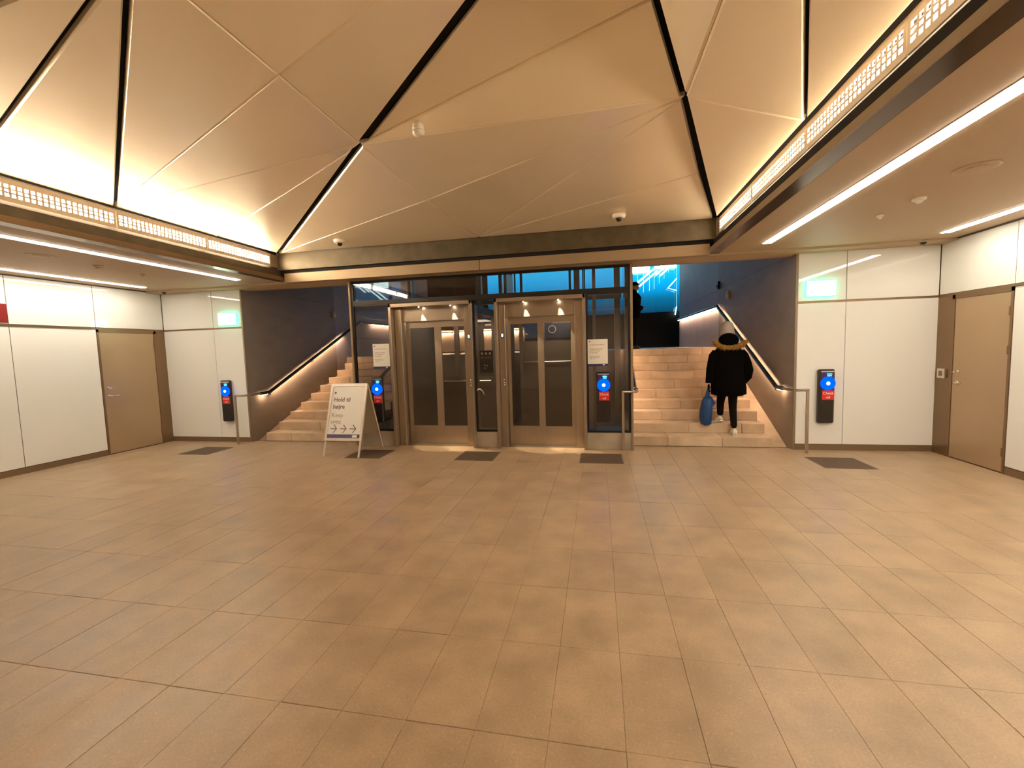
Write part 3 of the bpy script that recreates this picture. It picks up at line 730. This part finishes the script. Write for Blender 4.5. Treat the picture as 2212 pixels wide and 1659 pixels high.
def lift(px0, px1, jl0, jl1, d0, dm, d1, jr0, jr1, wins, ind_x, label, spots):
    t = thing('lift_entrance', ((px0 + px1) / 2, 7.0, 0), label, 'lift')
    y0 = 6.93
    obj('portal_frame', B(px0, px0 + .045, y0, 7.30, 0, 2.45, .003).box(px1 - .045, px1, y0, 7.30, 0, 2.45, .003).box(px0, px1, y0, 7.30, 2.39, 2.45, .003), 'steel', t)
    obj('jamb', B(jl0, jl1, 7.06, 7.30, 0, 2.36, .004), 'steel', t)
    obj('jamb', B(jr0, jr1, 7.06, 7.30, 0, 2.36, .004), 'steel', t)
    obj('header', B(px0 + .045, px1 - .045, 7.13, 7.26, 2.155, 2.39), 'steel', t)
    for a, b, yy, (w0, w1) in ((d0, dm + .012, 7.20, wins[0]), (dm + .012, d1, 7.18, wins[1])):
        z0, z1, wz0, wz1 = .012, 2.15, .33, 2.045
        leaf = obj('door_leaf', B(a, w0, yy, yy + .03, z0, z1).box(w1, b, yy, yy + .03, z0, z1).box(w0, w1, yy, yy + .03, z0, wz0).box(w0, w1, yy, yy + .03, wz1, z1), 'steel', t)
        obj('door_window', B(w0, w1, yy + .010, yy + .020, wz0, wz1), 'glass_door', leaf)
    obj('sill', B(d0 - .1, d1 + .1, 7.06, 7.30, -.01, .010), 'steel', t)
    fi = obj('floor_indicator', MB().lathe((ind_x, 7.06, 1.86), [(.040, 0), (.038, -.006)], 'Y', 20, sx=.75, sy=1.35), 'steel_dark', t)
    obj('digit', MB().tube([(ind_x + .010 * math.cos(a), 7.051, 1.86 + .024 * math.sin(a)) for a in [2 * PI * k / 14 for k in range(15)]], .0055, 6), 'indicator', fi)
    for z in (1.13, 1.08, 1.04): obj('call_button', MB().lathe((ind_x + .01, 7.06, z), [(.015, 0), (.013, -.008)], 'Y', 14), 'chrome', t)
    for x in spots:
        l = obj('downlight', MB().lathe((x, 7.02, 2.391), [(.026, 0), (.024, -.008)], n=16), 'chrome', t)
        obj('bulb', MB().lathe((x, 7.02, 2.384), [(.011, 0), (.008, -.007)], n=12), 'spot_light', l)
        ld = bpy.data.lights.new('downlight_beam', 'SPOT'); ld.energy = 85; ld.color = (1, .82, .55); ld.spot_size = math.radians(32); ld.spot_blend = .3; ld.shadow_soft_size = .012
        lo = bpy.data.objects.new('downlight_beam', ld); COL.objects.link(lo); lo.parent = t
        lo.location = Vector((x, 7.085, 2.375)) - Vector(WLOC[t.name])
        lo.rotation_euler = (math.radians(4), math.radians(-9), 0)
    return t
lift(-3.48, -2.015, -3.43, -3.31, -3.29, -2.715, -2.19, -2.19, -2.062, ((-3.22, -2.77), (-2.64, -2.225)), -2.11, 'steel lift entrance on the left with glazed double doors', (-2.96, -2.40))
lift(-1.640, -.185, -1.593, -1.49, -1.48, -.935, -.36, -.36, -.232, ((-1.43, -.975), (-.87, -.43)), -1.54, 'steel lift entrance on the right with glazed double doors', (-1.17, -.61))

def cab(x0, x1, label):
    t = thing('lift_cab', ((x0 + x1) / 2, 8.1, 0), label, 'lift cab')
    y0, y1 = 7.36, 8.75
    obj('cab_floor', B(x0, x1, y0, y1, -.02, .02), 'steel_dark', t)
    obj('cab_roof', B(x0, x1, y0, y1, 2.28, 2.42), 'steel_dark', t)
    obj('cab_wall', B(x0, x1, y1 - .03, y1, .02, 1.10 if x0 < -2 else 1.78), 'steel_dark', t)
    for a, b in ((x0, x0 + .07), (x1 - .07, x1), ((x0 + x1) / 2 - .22, (x0 + x1) / 2 - .12)): obj('cab_post', B(a, b, y1 - .06, y1, 1.1, 2.28), 'steel_dark', t)
    obj('cab_glass', B(x0 + .07, x1 - .07, y1 - .02, y1 - .012, 1.1 if x0 < -2 else 1.78, 2.28), 'glass', t)
    obj('cab_rail', MB().tube([(x0 + .1, y1 - .09, 1.0 if x0 < -2 else 1.36), (x1 - .1, y1 - .09, 1.0 if x0 < -2 else 1.36)], .018, 10), 'chrome', t)
    obj('cab_fill_lamp', B(x0 + .3, x1 - .3, 7.7, 8.3, 2.272, 2.28), 'cab_fill', t)  # glowing panel added to lift the brightness behind the door windows
    obj('cab_side', B(x0, x0 + .02, y0, y1 - .06, .02, 2.28) if x0 < -2 else B(x1 - .02, x1, y0, y1 - .06, .02, 2.28), 'steel_dark', t)
cab(-3.35, -2.05, 'dim lift cab behind the left lift doors')
cab(-1.55, -.28, 'dim lift cab behind the right lift doors')
ring = obj('white_ring', MB().tube([(-.73 + .058 * math.cos(a), 7.176, 1.935 + .058 * math.sin(a)) for a in [2 * PI * k / 28 for k in range(29)]], .0045, 6), 'plastic_white'); tag(ring, 'thin white ring on the window of the right lift door', 'ring')  # plain white ring in front of the door window

# ------------------------------------------------------------------ posters on the glass
def poster(x0, x1, z0, z1, label):
    y = YF - .006
    t = thing('notice_poster', ((x0 + x1) / 2, y, z0), label, 'poster')
    obj('paper', B(x0, x1, y, y + .003, z0 + .035, z1), 'signwhite', t)
    b = obj('blue_band', B(x0, x1, y - .0005, y + .003, z0, z0 + .035), 'blueframe', t)
    obj('small_mark', B(x1 - .08, x1 - .045, y - .001, y, z0 + .010, z0 + .026), 'signwhite', b)
    obj('round_mark', MB().lathe((x0 + .035, y, z1 - .035), [(.010, 0), (.010, -.0006)], 'Y', 12), 'blueframe', t)
    w = x1 - x0; mb = MB(); rnd = random.Random(3)
    for z, h, ln in ((z1 - .085, .016, .84), (z1 - .150, .020, .66), (z1 - .180, .018, .55), (z1 - .210, .018, .45), (z1 - .262, .013, .62), (z1 - .284, .013, .60), (z1 - .306, .013, .40)):
        x = x0 + .03
        while x < x0 + w * ln:
            l = rnd.uniform(.018, .05); mb.box(x, min(x + l, x0 + w * ln + .02), y - .0006, y, z - h / 2, z + h / 2 - .004); x += l + .008
    o = obj('print_lines', mb, 'greyprint', t); o['kind'] = 'stuff'
poster(-.160, .150, 1.325, 1.745, 'white notice with blue foot on the glass right of the lifts')
poster(-3.835, -3.525, 1.36, 1.785, 'white notice with blue foot on the glass left of the lifts')

# ------------------------------------------------------------------ ticket validators
def validator(x, y, ztop, label):
    t = thing('ticket_validator', (x, y, ztop - .79), label, 'ticket validator', None)
    z0 = ztop - .79; w = .105
    obj('body', B(x - w, x + w, y - .075, y, z0, ztop, .018), 'black_plastic', t)
    obj('top_cap', B(x - w * .8, x + w * .9, y - .082, y - .03, ztop - .045, ztop - .022, .004), 'chrome', t)
    obj('display', B(x - .075, x + .085, y - .079, y - .07, ztop - .12, ztop - .05, .002), 'blueframe', t)
    mb = MB()
    for zz, a, b in ((ztop - .068, -.005, .06), (ztop - .093, .0, .055)): mb.box(x + a, x + b, y - .0805, y - .0785, zz - .009, zz + .008)
    obj('display_text', mb, 'cyan_text', t)
    r = obj('reader_disc', MB().lathe((x + .01, y - .074, ztop - .205), [(.098, 0), (.098, -.008), (.088, -.014)], 'Y', 32), 'blue_light', t)
    obj('centre_light', MB().lathe((x + .01, y - .087, ztop - .205), [(.026, 0), (.02, -.006)], 'Y', 16), 'white_dot', r)
    lb = obj('red_label', B(x - .062, x + .095, y - .079, y - .07, ztop - .445, ztop - .305, .002), 'redlabel', t)
    text_obj('lettering', 'Check', .052, 'signwhite', lb, (x + .016, y - .0805, ztop - .365), (1, 0, 0), (0, 0, 1), 'CENTER', .0006)
    text_obj('lettering', 'ud', .052, 'signwhite', lb, (x + .016, y - .0805, ztop - .425), (1, 0, 0), (0, 0, 1), 'CENTER', .0006)
    obj('lower_plate', B(x - w + .02, x + w - .02, y - .078, y - .07, z0 + .03, ztop - .46, .002), 'black_plastic', t)
validator(3.255, YE - .004, 1.205, 'ticket validator with blue disc on the right white glass wall')
validator(-6.985, YE - .004, 1.195, 'ticket validator with blue disc on the left white glass wall')
validator(.07, YF - .02, 1.235, 'ticket validator on the glass right of the lifts')
validator(-3.755, YF - .02, 1.215, 'ticket validator on the glass behind the A-frame sign')

# ------------------------------------------------------------------ exit signs
for x0, x1, z0, z1, lb in ((2.975, 3.345, 2.265, 2.475, 'glowing exit sign on the right white glass wall'), (-7.025, -6.655, 2.245, 2.455, 'glowing exit sign on the left white glass wall')):
    t = thing('exit_sign', ((x0 + x1) / 2, YE - .004, z0), lb, 'exit sign')
    obj('housing', B(x0 - .012, x1 + .012, YE - .05, YE - .004, z0 - .012, z1 + .012, .004), 'exit_green', t)
    obj('light_panel', B(x0, x1, YE - .055, YE - .05, z0, z1), 'exit', t)

# ------------------------------------------------------------------ A-frame sign
def a_frame():
    xc = -4.02
    t = thing('pavement_sign', (xc, 6.5, 0), 'white A-frame sign with three arrows standing left of the lifts', 'sign')
    hw = .325
    yb, yt = 6.15, 6.53; H = 1.13
    def pt(u, z, off=0.0):      # front plane, u along width
        n = Vector((0, -H, (yt - yb))).normalized() * off
        k = z / H
        return Vector((xc + .035 * k * 0 + u, yb + (yt - yb) * k, z)) + n
    def slab(u0, u1, z0, z1, off, th):
        return MB().prism([pt(u0, z0, off), pt(u1, z0, off), pt(u1, z1, off), pt(u0, z1, off)], (pt(0, .5, -th) - pt(0, .5)))
    a = MB()
    def addslab(u0, u1, z0, z1, off, th):
        s = slab(u0, u1, z0, z1, off, th); a.add(s.v, s.f)
    addslab(-hw, -hw + .035, .25, H, .012, .03); addslab(hw - .035, hw, .25, H, .012, .03); addslab(-hw + .035, hw - .035, .25, .285, .012, .03); addslab(-hw + .035, hw - .035, H - .035, H, .012, .03)
    obj('front_frame', a, 'alu', t)
    f = obj('front_board', slab(-hw + .033, hw - .033, .283, H - .033, 0, .008), 'signwhite', t)
    obj('blue_band', slab(-hw + .036, hw - .036, .288, .345, .001, .001), 'navy', f)
    obj('small_mark', slab(hw - .17, hw - .085, .298, .335, .002, .001), 'signwhite', f)
    for s in (-1, 1):
        obj('leg', MB().prism([pt(s * (hw - .02) - .014, .0), pt(s * (hw - .02) + .014, .0), pt(s * (hw - .02) + .014, .25), pt(s * (hw - .02) - .014, .25)], (0, .02, 0)), 'alu', t)
    up = (pt(0, 1) - pt(0, 0)).normalized(); xd = (1, 0, 0)
    text_obj('lettering', 'Hold til', .098, 'darkprint', f, pt(-hw + .075, .855, .0015), xd, up, 'LEFT', .0022)
    text_obj('lettering', 'højre', .098, 'darkprint', f, pt(-hw + .075, .745, .0015), xd, up, 'LEFT', .0022)
    text_obj('lettering', 'Keep', .098, 'greyprint', f, pt(-hw + .07, .610, .0015), xd, up, 'LEFT', .0018)
    text_obj('lettering', 'right', .098, 'greyprint', f, pt(-hw + .07, .505, .0015), xd, up, 'LEFT', .0018)
    obj('round_mark', MB().prism([pt(-hw + .09 + .018 * math.cos(q), .995 + .018 * math.sin(q), .001) for q in [2 * PI * k / 16 for k in range(16)]], (0, -.0006, 0)), 'navy', f)
    for k in range(3):
        u = -.245 + k * .17; z = .43
        ar = MB()
        def bar(p, q, w=.007):
            p = Vector(p); q = Vector(q); d = (q - p).normalized(); nn = Vector((-d.y, d.x)) * w
            ar.prism([pt(*(p + nn), .0012), pt(*(q + nn), .0012), pt(*(q - nn), .0012), pt(*(p - nn), .0012)], (0, -.0006, 0))
        bar((u, z), (u + .105, z)); bar((u + .055, z + .062), (u + .112, z - .002)); bar((u + .055, z - .062), (u + .112, z + .002))
        obj('arrow', ar, 'darkprint', f)
    # rear board
    yb2 = 6.94
    b = MB().prism([(xc - hw, yb2 - (yb2 - yt) * .22, .25), (xc + hw, yb2 - (yb2 - yt) * .22, .25), (xc + hw, yt + .015, H), (xc - hw, yt + .015, H)], (0, .012, .004))
    obj('rear_board', b, 'signback', t)
    for s in (-1, 1):
        obj('leg', MB().tube([(xc + s * (hw - .012), yt + .02, H - .01), (xc + s * (hw - .012), yb2, 0)], .011, 8), 'alu', t)
    obj('hinge', MB().tube([(xc - hw + .01, yt + .008, H), (xc + hw - .01, yt + .008, H)], .014, 8), 'alu', t)
a_frame()

# ------------------------------------------------------------------ people
def skin_mesh(verts, edges, radii, root=0, sub=2):
    me = bpy.data.meshes.new('body'); me.from_pydata(verts, edges, [])
    o = bpy.data.objects.new('tmp', me); COL.objects.link(o)
    sk = o.modifiers.new('s', 'SKIN'); sb = o.modifiers.new('u', 'SUBSURF'); sb.levels = sub; sb.render_levels = sub
    sk.use_smooth_shade = True
    for i, r in enumerate(radii):
        d = me.skin_vertices[0].data[i]; d.radius = r if isinstance(r, tuple) else (r, r); d.use_root = (i == root)
    dg = bpy.context.evaluated_depsgraph_get(); dg.update()
    m2 = bpy.data.meshes.new_from_object(o.evaluated_get(dg)); bpy.data.objects.remove(o)
    mb = MB(); mb.add([v.co[:] for v in m2.vertices], [tuple(p.vertices) for p in m2.polygons], True)
    return mb
def loft(rings, n=24, fold=0.0, seed=1):
    """rings: (x, y, z, rx, ry)"""
    vs = []; fs = []
    for i, (x, y, z, rx, ry) in enumerate(rings):
        for k in range(n):
            a = 2 * PI * k / n
            w = 1 + fold * noise.noise(Vector((math.cos(a) * 2.2, math.sin(a) * 2.2, z * 5 + seed)))
            vs.append((x + rx * w * math.cos(a), y + ry * w * math.sin(a), z))
    for i in range(len(rings) - 1):
        for k in range(n): fs.append((i * n + k, i * n + (k + 1) % n, (i + 1) * n + (k + 1) % n, (i + 1) * n + k))
    fs.append(tuple(range(n))[::-1]); fs.append(tuple((len(rings) - 1) * n + k for k in range(n)))
    return MB().add(vs, fs, True)
def hand(wrist, d, side, mat, parent, curl=.5, s=1.0):
    """palm, four fingers and a thumb below the wrist; d = hanging direction"""
    w = Vector(wrist); d = Vector(d).normalized(); sx = Vector((0, 1, 0)); out = Vector((side, 0, 0))
    V = [w, w + d * .05 * s, w + d * .085 * s]; E = [(0, 1), (1, 2)]; R = [.022 * s, (.030 * s, .017 * s), (.030 * s, .016 * s)]
    for k in range(4):
        b = w + d * .08 * s + sx * (.027 - .018 * k) * s
        ln = (.030, .034, .032, .025)[k] * s
        i = len(V); p1 = b + d * ln; p2 = p1 + (d * (1 - curl) - out * curl).normalized() * ln * .8; p3 = p2 + (d * (1 - 2 * curl) - out * curl * 1.6).normalized() * ln * .6
        V += [b, p1, p2, p3]; E += [(2, i), (i, i + 1), (i + 1, i + 2), (i + 2, i + 3)]; R += [.0095 * s, .0092 * s, .0085 * s, .0075 * s]
    i = len(V); b = w + d * .03 * s + sx * .026 * s
    V += [b, b + (d * .6 + sx * .6 - out * .4).normalized() * .03 * s, b + (d * .9 + sx * .35 - out * .8).normalized() * .056 * s]; E += [(1, i), (i, i + 1), (i + 1, i + 2)]; R += [.012 * s, .010 * s, .0085 * s]
    return obj('hand', skin_mesh([tuple(v) for v in V], E, R, 0, 1), mat, parent)
def head_mb(c, fwd, s=1.0):
    """head with brow, nose, lips, chin and ears; c = centre, fwd = unit facing direction"""
    bm = bmesh.new(); bmesh.ops.create_uvsphere(bm, u_segments=28, v_segments=20, radius=1)
    f = Vector(fwd).normalized(); r = f.cross(Vector((0, 0, 1))); u = Vector((0, 0, 1))
    for v in bm.verts:
        x, y, z = v.co                      # y forward
        X, Y, Z = x * .074, y * .096, z * .118
        if z < -.1: X *= 1 - .30 * (-z - .1); Y += .006 * (-z) if y > 0 else .02 * (-z)
        if y > .5:
            Y += .024 * math.exp(-((x / .14) ** 2 + ((z + .12) / .16) ** 2))        # nose
            Y += .007 * math.exp(-((x / .25) ** 2 + ((z + .45) / .06) ** 2))        # lips
            Y -= .006 * (math.exp(-(((x - .36) / .16) ** 2 + ((z - .08) / .10) ** 2)) + math.exp(-(((x + .36) / .16) ** 2 + ((z - .08) / .10) ** 2)))
            Y += .008 * math.exp(-((x / .3) ** 2 + ((z + .75) / .12) ** 2))         # chin
        if abs(x) > .9: X *= 1 + .12 * math.exp(-(((y + .05) / .2) ** 2 + ((z) / .22) ** 2))
        v.co = Vector(c) + (r * X + f * Y + u * Z) * s
    return MB().bm(bm, True)

def woman():
    t = thing('person', (2.07, 7.62, .155), 'person in black fur-hooded parka climbing the right staircase', 'person')
    f1 = Vector((2.125, 7.47, .155)); f2 = Vector((1.985, 7.74, .31))
    # one continuous body: legs, pelvis, torso, neck, arms
    V = [(2.07, 7.63, .96), (2.07, 7.65, 1.12), (2.075, 7.69, 1.35), (2.08, 7.71, 1.50), (2.085, 7.745, 1.63), (2.09, 7.76, 1.73),
         (2.145, 7.62, .92), (2.14, 7.63, .62), (2.13, 7.50, .25),
         (2.00, 7.64, .92), (1.99, 7.77, .66), (1.985, 7.76, .42),
         (1.90, 7.69, 1.47), (1.815, 7.66, 1.20), (1.785, 7.63, .985),
         (2.27, 7.69, 1.47), (2.37, 7.63, 1.20), (2.30, 7.66, .99)]
    E = [(0, 1), (1, 2), (2, 3), (3, 4), (4, 5), (0, 6), (6, 7), (7, 8), (0, 9), (9, 10), (10, 11), (3, 12), (12, 13), (13, 14), (3, 15), (15, 16), (16, 17)]
    R = [.13, .12, .14, .10, .055, .05, .095, .066, .050, .095, .066, .052, .06, .045, .032, .06, .045, .032]
    obj('body', skin_mesh(V, E, R, 0, 2), 'trousers', t)
    obj('head', head_mb((2.09, 7.79, 1.80), (0.05, 1, .0)), 'skin', t)
    # coat: flared parka
    rings = [(2.085, 7.64, .775, .205, .165), (2.083, 7.64, .80, .268, .195), (2.08, 7.64, .90, .268, .19), (2.078, 7.65, 1.02, .252, .175), (2.075, 7.655, 1.12, .236, .16), (2.075, 7.67, 1.25, .240, .158),
             (2.08, 7.685, 1.38, .252, .155), (2.085, 7.70, 1.46, .240, .14), (2.088, 7.71, 1.53, .19, .12), (2.09, 7.72, 1.585, .12, .10), (2.09, 7.73, 1.62, .08, .085)]
    coat = obj('parka', loft(rings, 32, .06), 'coat', t)
    # sleeves
    obj('sleeve', MB().tube([(1.90, 7.69, 1.49), (1.862, 7.68, 1.42), (1.835, 7.665, 1.30), (1.808, 7.65, 1.20), (1.795, 7.64, 1.10), (1.780, 7.63, .98)], .06, 16, rs=[.06, .078, .075, .068, .062, .056]), 'coat', t)
    obj('sleeve', MB().tube([(2.27, 7.69, 1.49), (2.305, 7.68, 1.42), (2.345, 7.655, 1.30), (2.375, 7.63, 1.18), (2.365, 7.64, 1.08), (2.30, 7.66, .985)], .06, 16, rs=[.06, .078, .076, .070, .064, .052]), 'coat', t)
    hand((1.778, 7.63, .965), (-.08, 0, -1), -1, 'coat', t, .55, .95)
    hand((2.27, 7.66, 1.02), (-.6, 0, -.8), 1, 'skin', t, .3, .75)
    # hood lying on the back, with fur rim
    hb = MB()
    bm = bmesh.new(); bmesh.ops.create_uvsphere(bm, u_segments=24, v_segments=14, radius=1)
    for v in bm.verts: v.co = Vector((2.085 + v.co.x * .155, 7.685 + v.co.y * .10, 1.665 + v.co.z * .125))
    obj('hood', hb.bm(bm, True), 'coat', t)
    fur = MB(); pts = []; rs = []
    for k in range(25):
        a = PI * (1.0 + k / 24.0); pts.append((2.085 + .225 * math.cos(a), 7.635 - .035 * math.sin(-a + PI) * 0 - .03, 1.665 + .115 * math.sin(a))); rs.append(.040 + .006 * math.sin(k * 2.3))
    fur.tube(pts, .04, 16, rs=rs, flat=1.0)
    rnd = random.Random(5)
    for _ in range(700):
        k = rnd.uniform(0, 23.99); i = int(k); fr = k - i
        c = Vector(pts[i]).lerp(Vector(pts[i + 1]), fr); d = Vector((rnd.gauss(0, 1), rnd.gauss(0, 1), rnd.gauss(0, 1))).normalized()
        p = c + d * .034; q = c + d * rnd.uniform(.055, .075) + Vector((0, 0, -.012)); w = d.orthogonal().normalized() * .006
        fur.add([p - w, p + w, q], [(0, 1, 2)])
    obj('fur_trim', fur, 'fur', t, fix=False)
    # knitted hat
    obj('beanie', MB().lathe((2.09, 7.785, 1.80), [(.100, -.02), (.104, 0), (.105, .03), (.103, .07), (.096, .11), (.080, .145), (.055, .170), (.02, .182)], n=28, sy=1.08), 'hat', t)
    obj('beanie_cuff', MB().lathe((2.09, 7.785, 1.80), [(.106, -.035), (.110, -.03), (.111, .03), (.107, .038)], n=28, sy=1.08), 'hat', t)
    # trouser cuffs and shoes
    for (x, y, z, tilt, yaw) in ((2.13, 7.475, .155, 0.0, -.05), (1.975, 7.70, .325, -.42, .35)):
        R_ = Matrix.Rotation(yaw, 3, 'Z') @ Matrix.Rotation(tilt, 3, 'X')
        def tr(v, x=x, y=y, z=z, R_=R_): return Vector((x, y, z)) + R_ @ Vector(v)
        up = []
        for (yy, hw, hh) in ((-.055, .020, .050), (-.045, .034, .078), (-.01, .040, .092), (.04, .041, .080), (.09, .043, .058), (.14, .045, .048), (.175, .038, .040), (.195, .020, .028)):
            ring = []
            for k in range(12):
                a = 2 * PI * k / 12; zz = .014 + hh * .5 + hh * .5 * math.sin(a); ring.append(tr((hw * math.cos(a) * (1 if math.sin(a) < .3 else .85), yy, zz)))
            up.append(ring)
        n = 12; vs = [v for r in up for v in r]
        fs = [(i * n + k, i * n + (k + 1) % n, (i + 1) * n + (k + 1) % n, (i + 1) * n + k) for i in range(len(up) - 1) for k in range(n)] + [tuple(range(n))[::-1], tuple((len(up) - 1) * n + k for k in range(n))]
        sh_ = obj('shoe', MB().add(vs, fs, True), 'shoe', t)
        out = [(-.03, -.055), (.03, -.055), (.040, -.02), (.044, .10), (.043, .15), (.025, .195), (-.025, .195), (-.043, .15), (-.044, .10), (-.040, -.02)]
        obj('sole', MB().prism([tr((a, b, 0)) for a, b in out], R_ @ Vector((0, 0, .022))), 'shoe', sh_)
    # shopping bag (held by the hand, so a thing of its own)
    b = thing('tote_bag', (1.735, 7.63, .30), 'blue fabric bag hanging from the hand of the climbing person', 'bag')
    rings = [(1.735, 7.62, .285, .045, .05), (1.735, 7.62, .31, .080, .085), (1.732, 7.62, .40, .092, .105), (1.735, 7.62, .52, .092, .11), (1.742, 7.62, .62, .088, .105), (1.755, 7.62, .70, .085, .08), (1.76, 7.62, .755, .060, .05)]
    obj('sack', loft(rings, 24, .22, 4), 'bag', b)
    obj('sack_corner', MB().add([(1.80, 7.66, .73), (1.885, 7.63, .655), (1.82, 7.60, .58), (1.79, 7.58, .70)], [(0, 1, 2), (0, 3, 1), (1, 3, 2), (0, 2, 3)]), 'bag', b)
    obj('strap', MB().tube([(1.745, 7.62, .74), (1.755, 7.622, .82), (1.772, 7.628, .90), (1.79, 7.635, .925), (1.785, 7.645, .88), (1.775, 7.65, .80), (1.77, 7.645, .73)], .02, 8, rs=[.035, .026, .018, .014, .016, .02, .03], flat=.5), 'bag', b)
woman()

def onlooker():
    x, y, z = .93, 12.0, LAND
    t = thing('person', (x, y, z), 'dark silhouetted person with a cap at the top of the right staircase', 'person')
    V = [(x, y, z + .92), (x, y, z + 1.10), (x + .01, y, z + 1.32), (x + .01, y, z + 1.42), (x + .02, y, z + 1.50), (x + .03, y, z + 1.56),
         (x, y - .09, z + .86), (x + .02, y - .10, z + .48), (x, y - .10, z + .08),
         (x, y + .09, z + .86), (x + .01, y + .10, z + .48), (x - .01, y + .10, z + .08),
         (x + .01, y - .19, z + 1.36), (x + .03, y - .24, z + 1.10), (x + .20, y - .15, z + 1.05),
         (x + .01, y + .19, z + 1.36), (x + .03, y + .24, z + 1.10), (x + .20, y + .15, z + 1.05)]
    E = [(0, 1), (1, 2), (2, 3), (3, 4), (4, 5), (0, 6), (6, 7), (7, 8), (0, 9), (9, 10), (10, 11), (3, 12), (12, 13), (13, 14), (3, 15), (15, 16), (16, 17)]
    R = [.15, .15, .17, .12, .06, .055, .10, .075, .055, .10, .075, .055, .075, .062, .045, .075, .062, .045]
    obj('body', skin_mesh(V, E, R, 0, 2), 'trousers', t)
    obj('jacket', loft([(x, y, z + .80, .17, .22), (x, y, z + .95, .175, .225), (x, y, z + 1.15, .18, .23), (x + .01, y, z + 1.33, .185, .235), (x + .01, y, z + 1.42, .13, .19), (x + .02, y, z + 1.47, .07, .09)], 24, .08), 'coat', t)
    for s in (-1, 1):
        obj('sleeve', MB().tube([(x + .01, y + s * .20, z + 1.38), (x + .03, y + s * .26, z + 1.22), (x + .04, y + s * .26, z + 1.08), (x + .20, y + s * .16, z + 1.04)], .07, 12, rs=[.075, .08, .075, .055]), 'coat', t)
        hand((x + .20, y + s * .16, z + 1.05), (1, -s * .4, .1), 1, 'skin', t, .4)
        obj('shoe', loft([(x + .03, y + s * .10, z + .0, .13, .048), (x + .03, y + s * .10, z + .04, .13, .05), (x + .01, y + s * .10, z + .09, .07, .045)], 16), 'black_plastic', t)
    obj('head', head_mb((x + .04, y, z + 1.61), (1, -.1, 0)), 'skin', t)
    obj('cap', MB().lathe((x + .03, y, z + 1.65), [(.10, -.01), (.103, .02), (.095, .06), (.06, .085), (.01, .09)], n=20).add([(x + .10, y - .07, z + 1.66), (x + .20, y - .04, z + 1.645), (x + .20, y + .04, z + 1.645), (x + .10, y + .07, z + 1.66), (x + .10, y, z + 1.675)], [(0, 1, 2, 3), (0, 1, 4), (1, 2, 4), (2, 3, 4)]), 'coat', t)
onlooker()
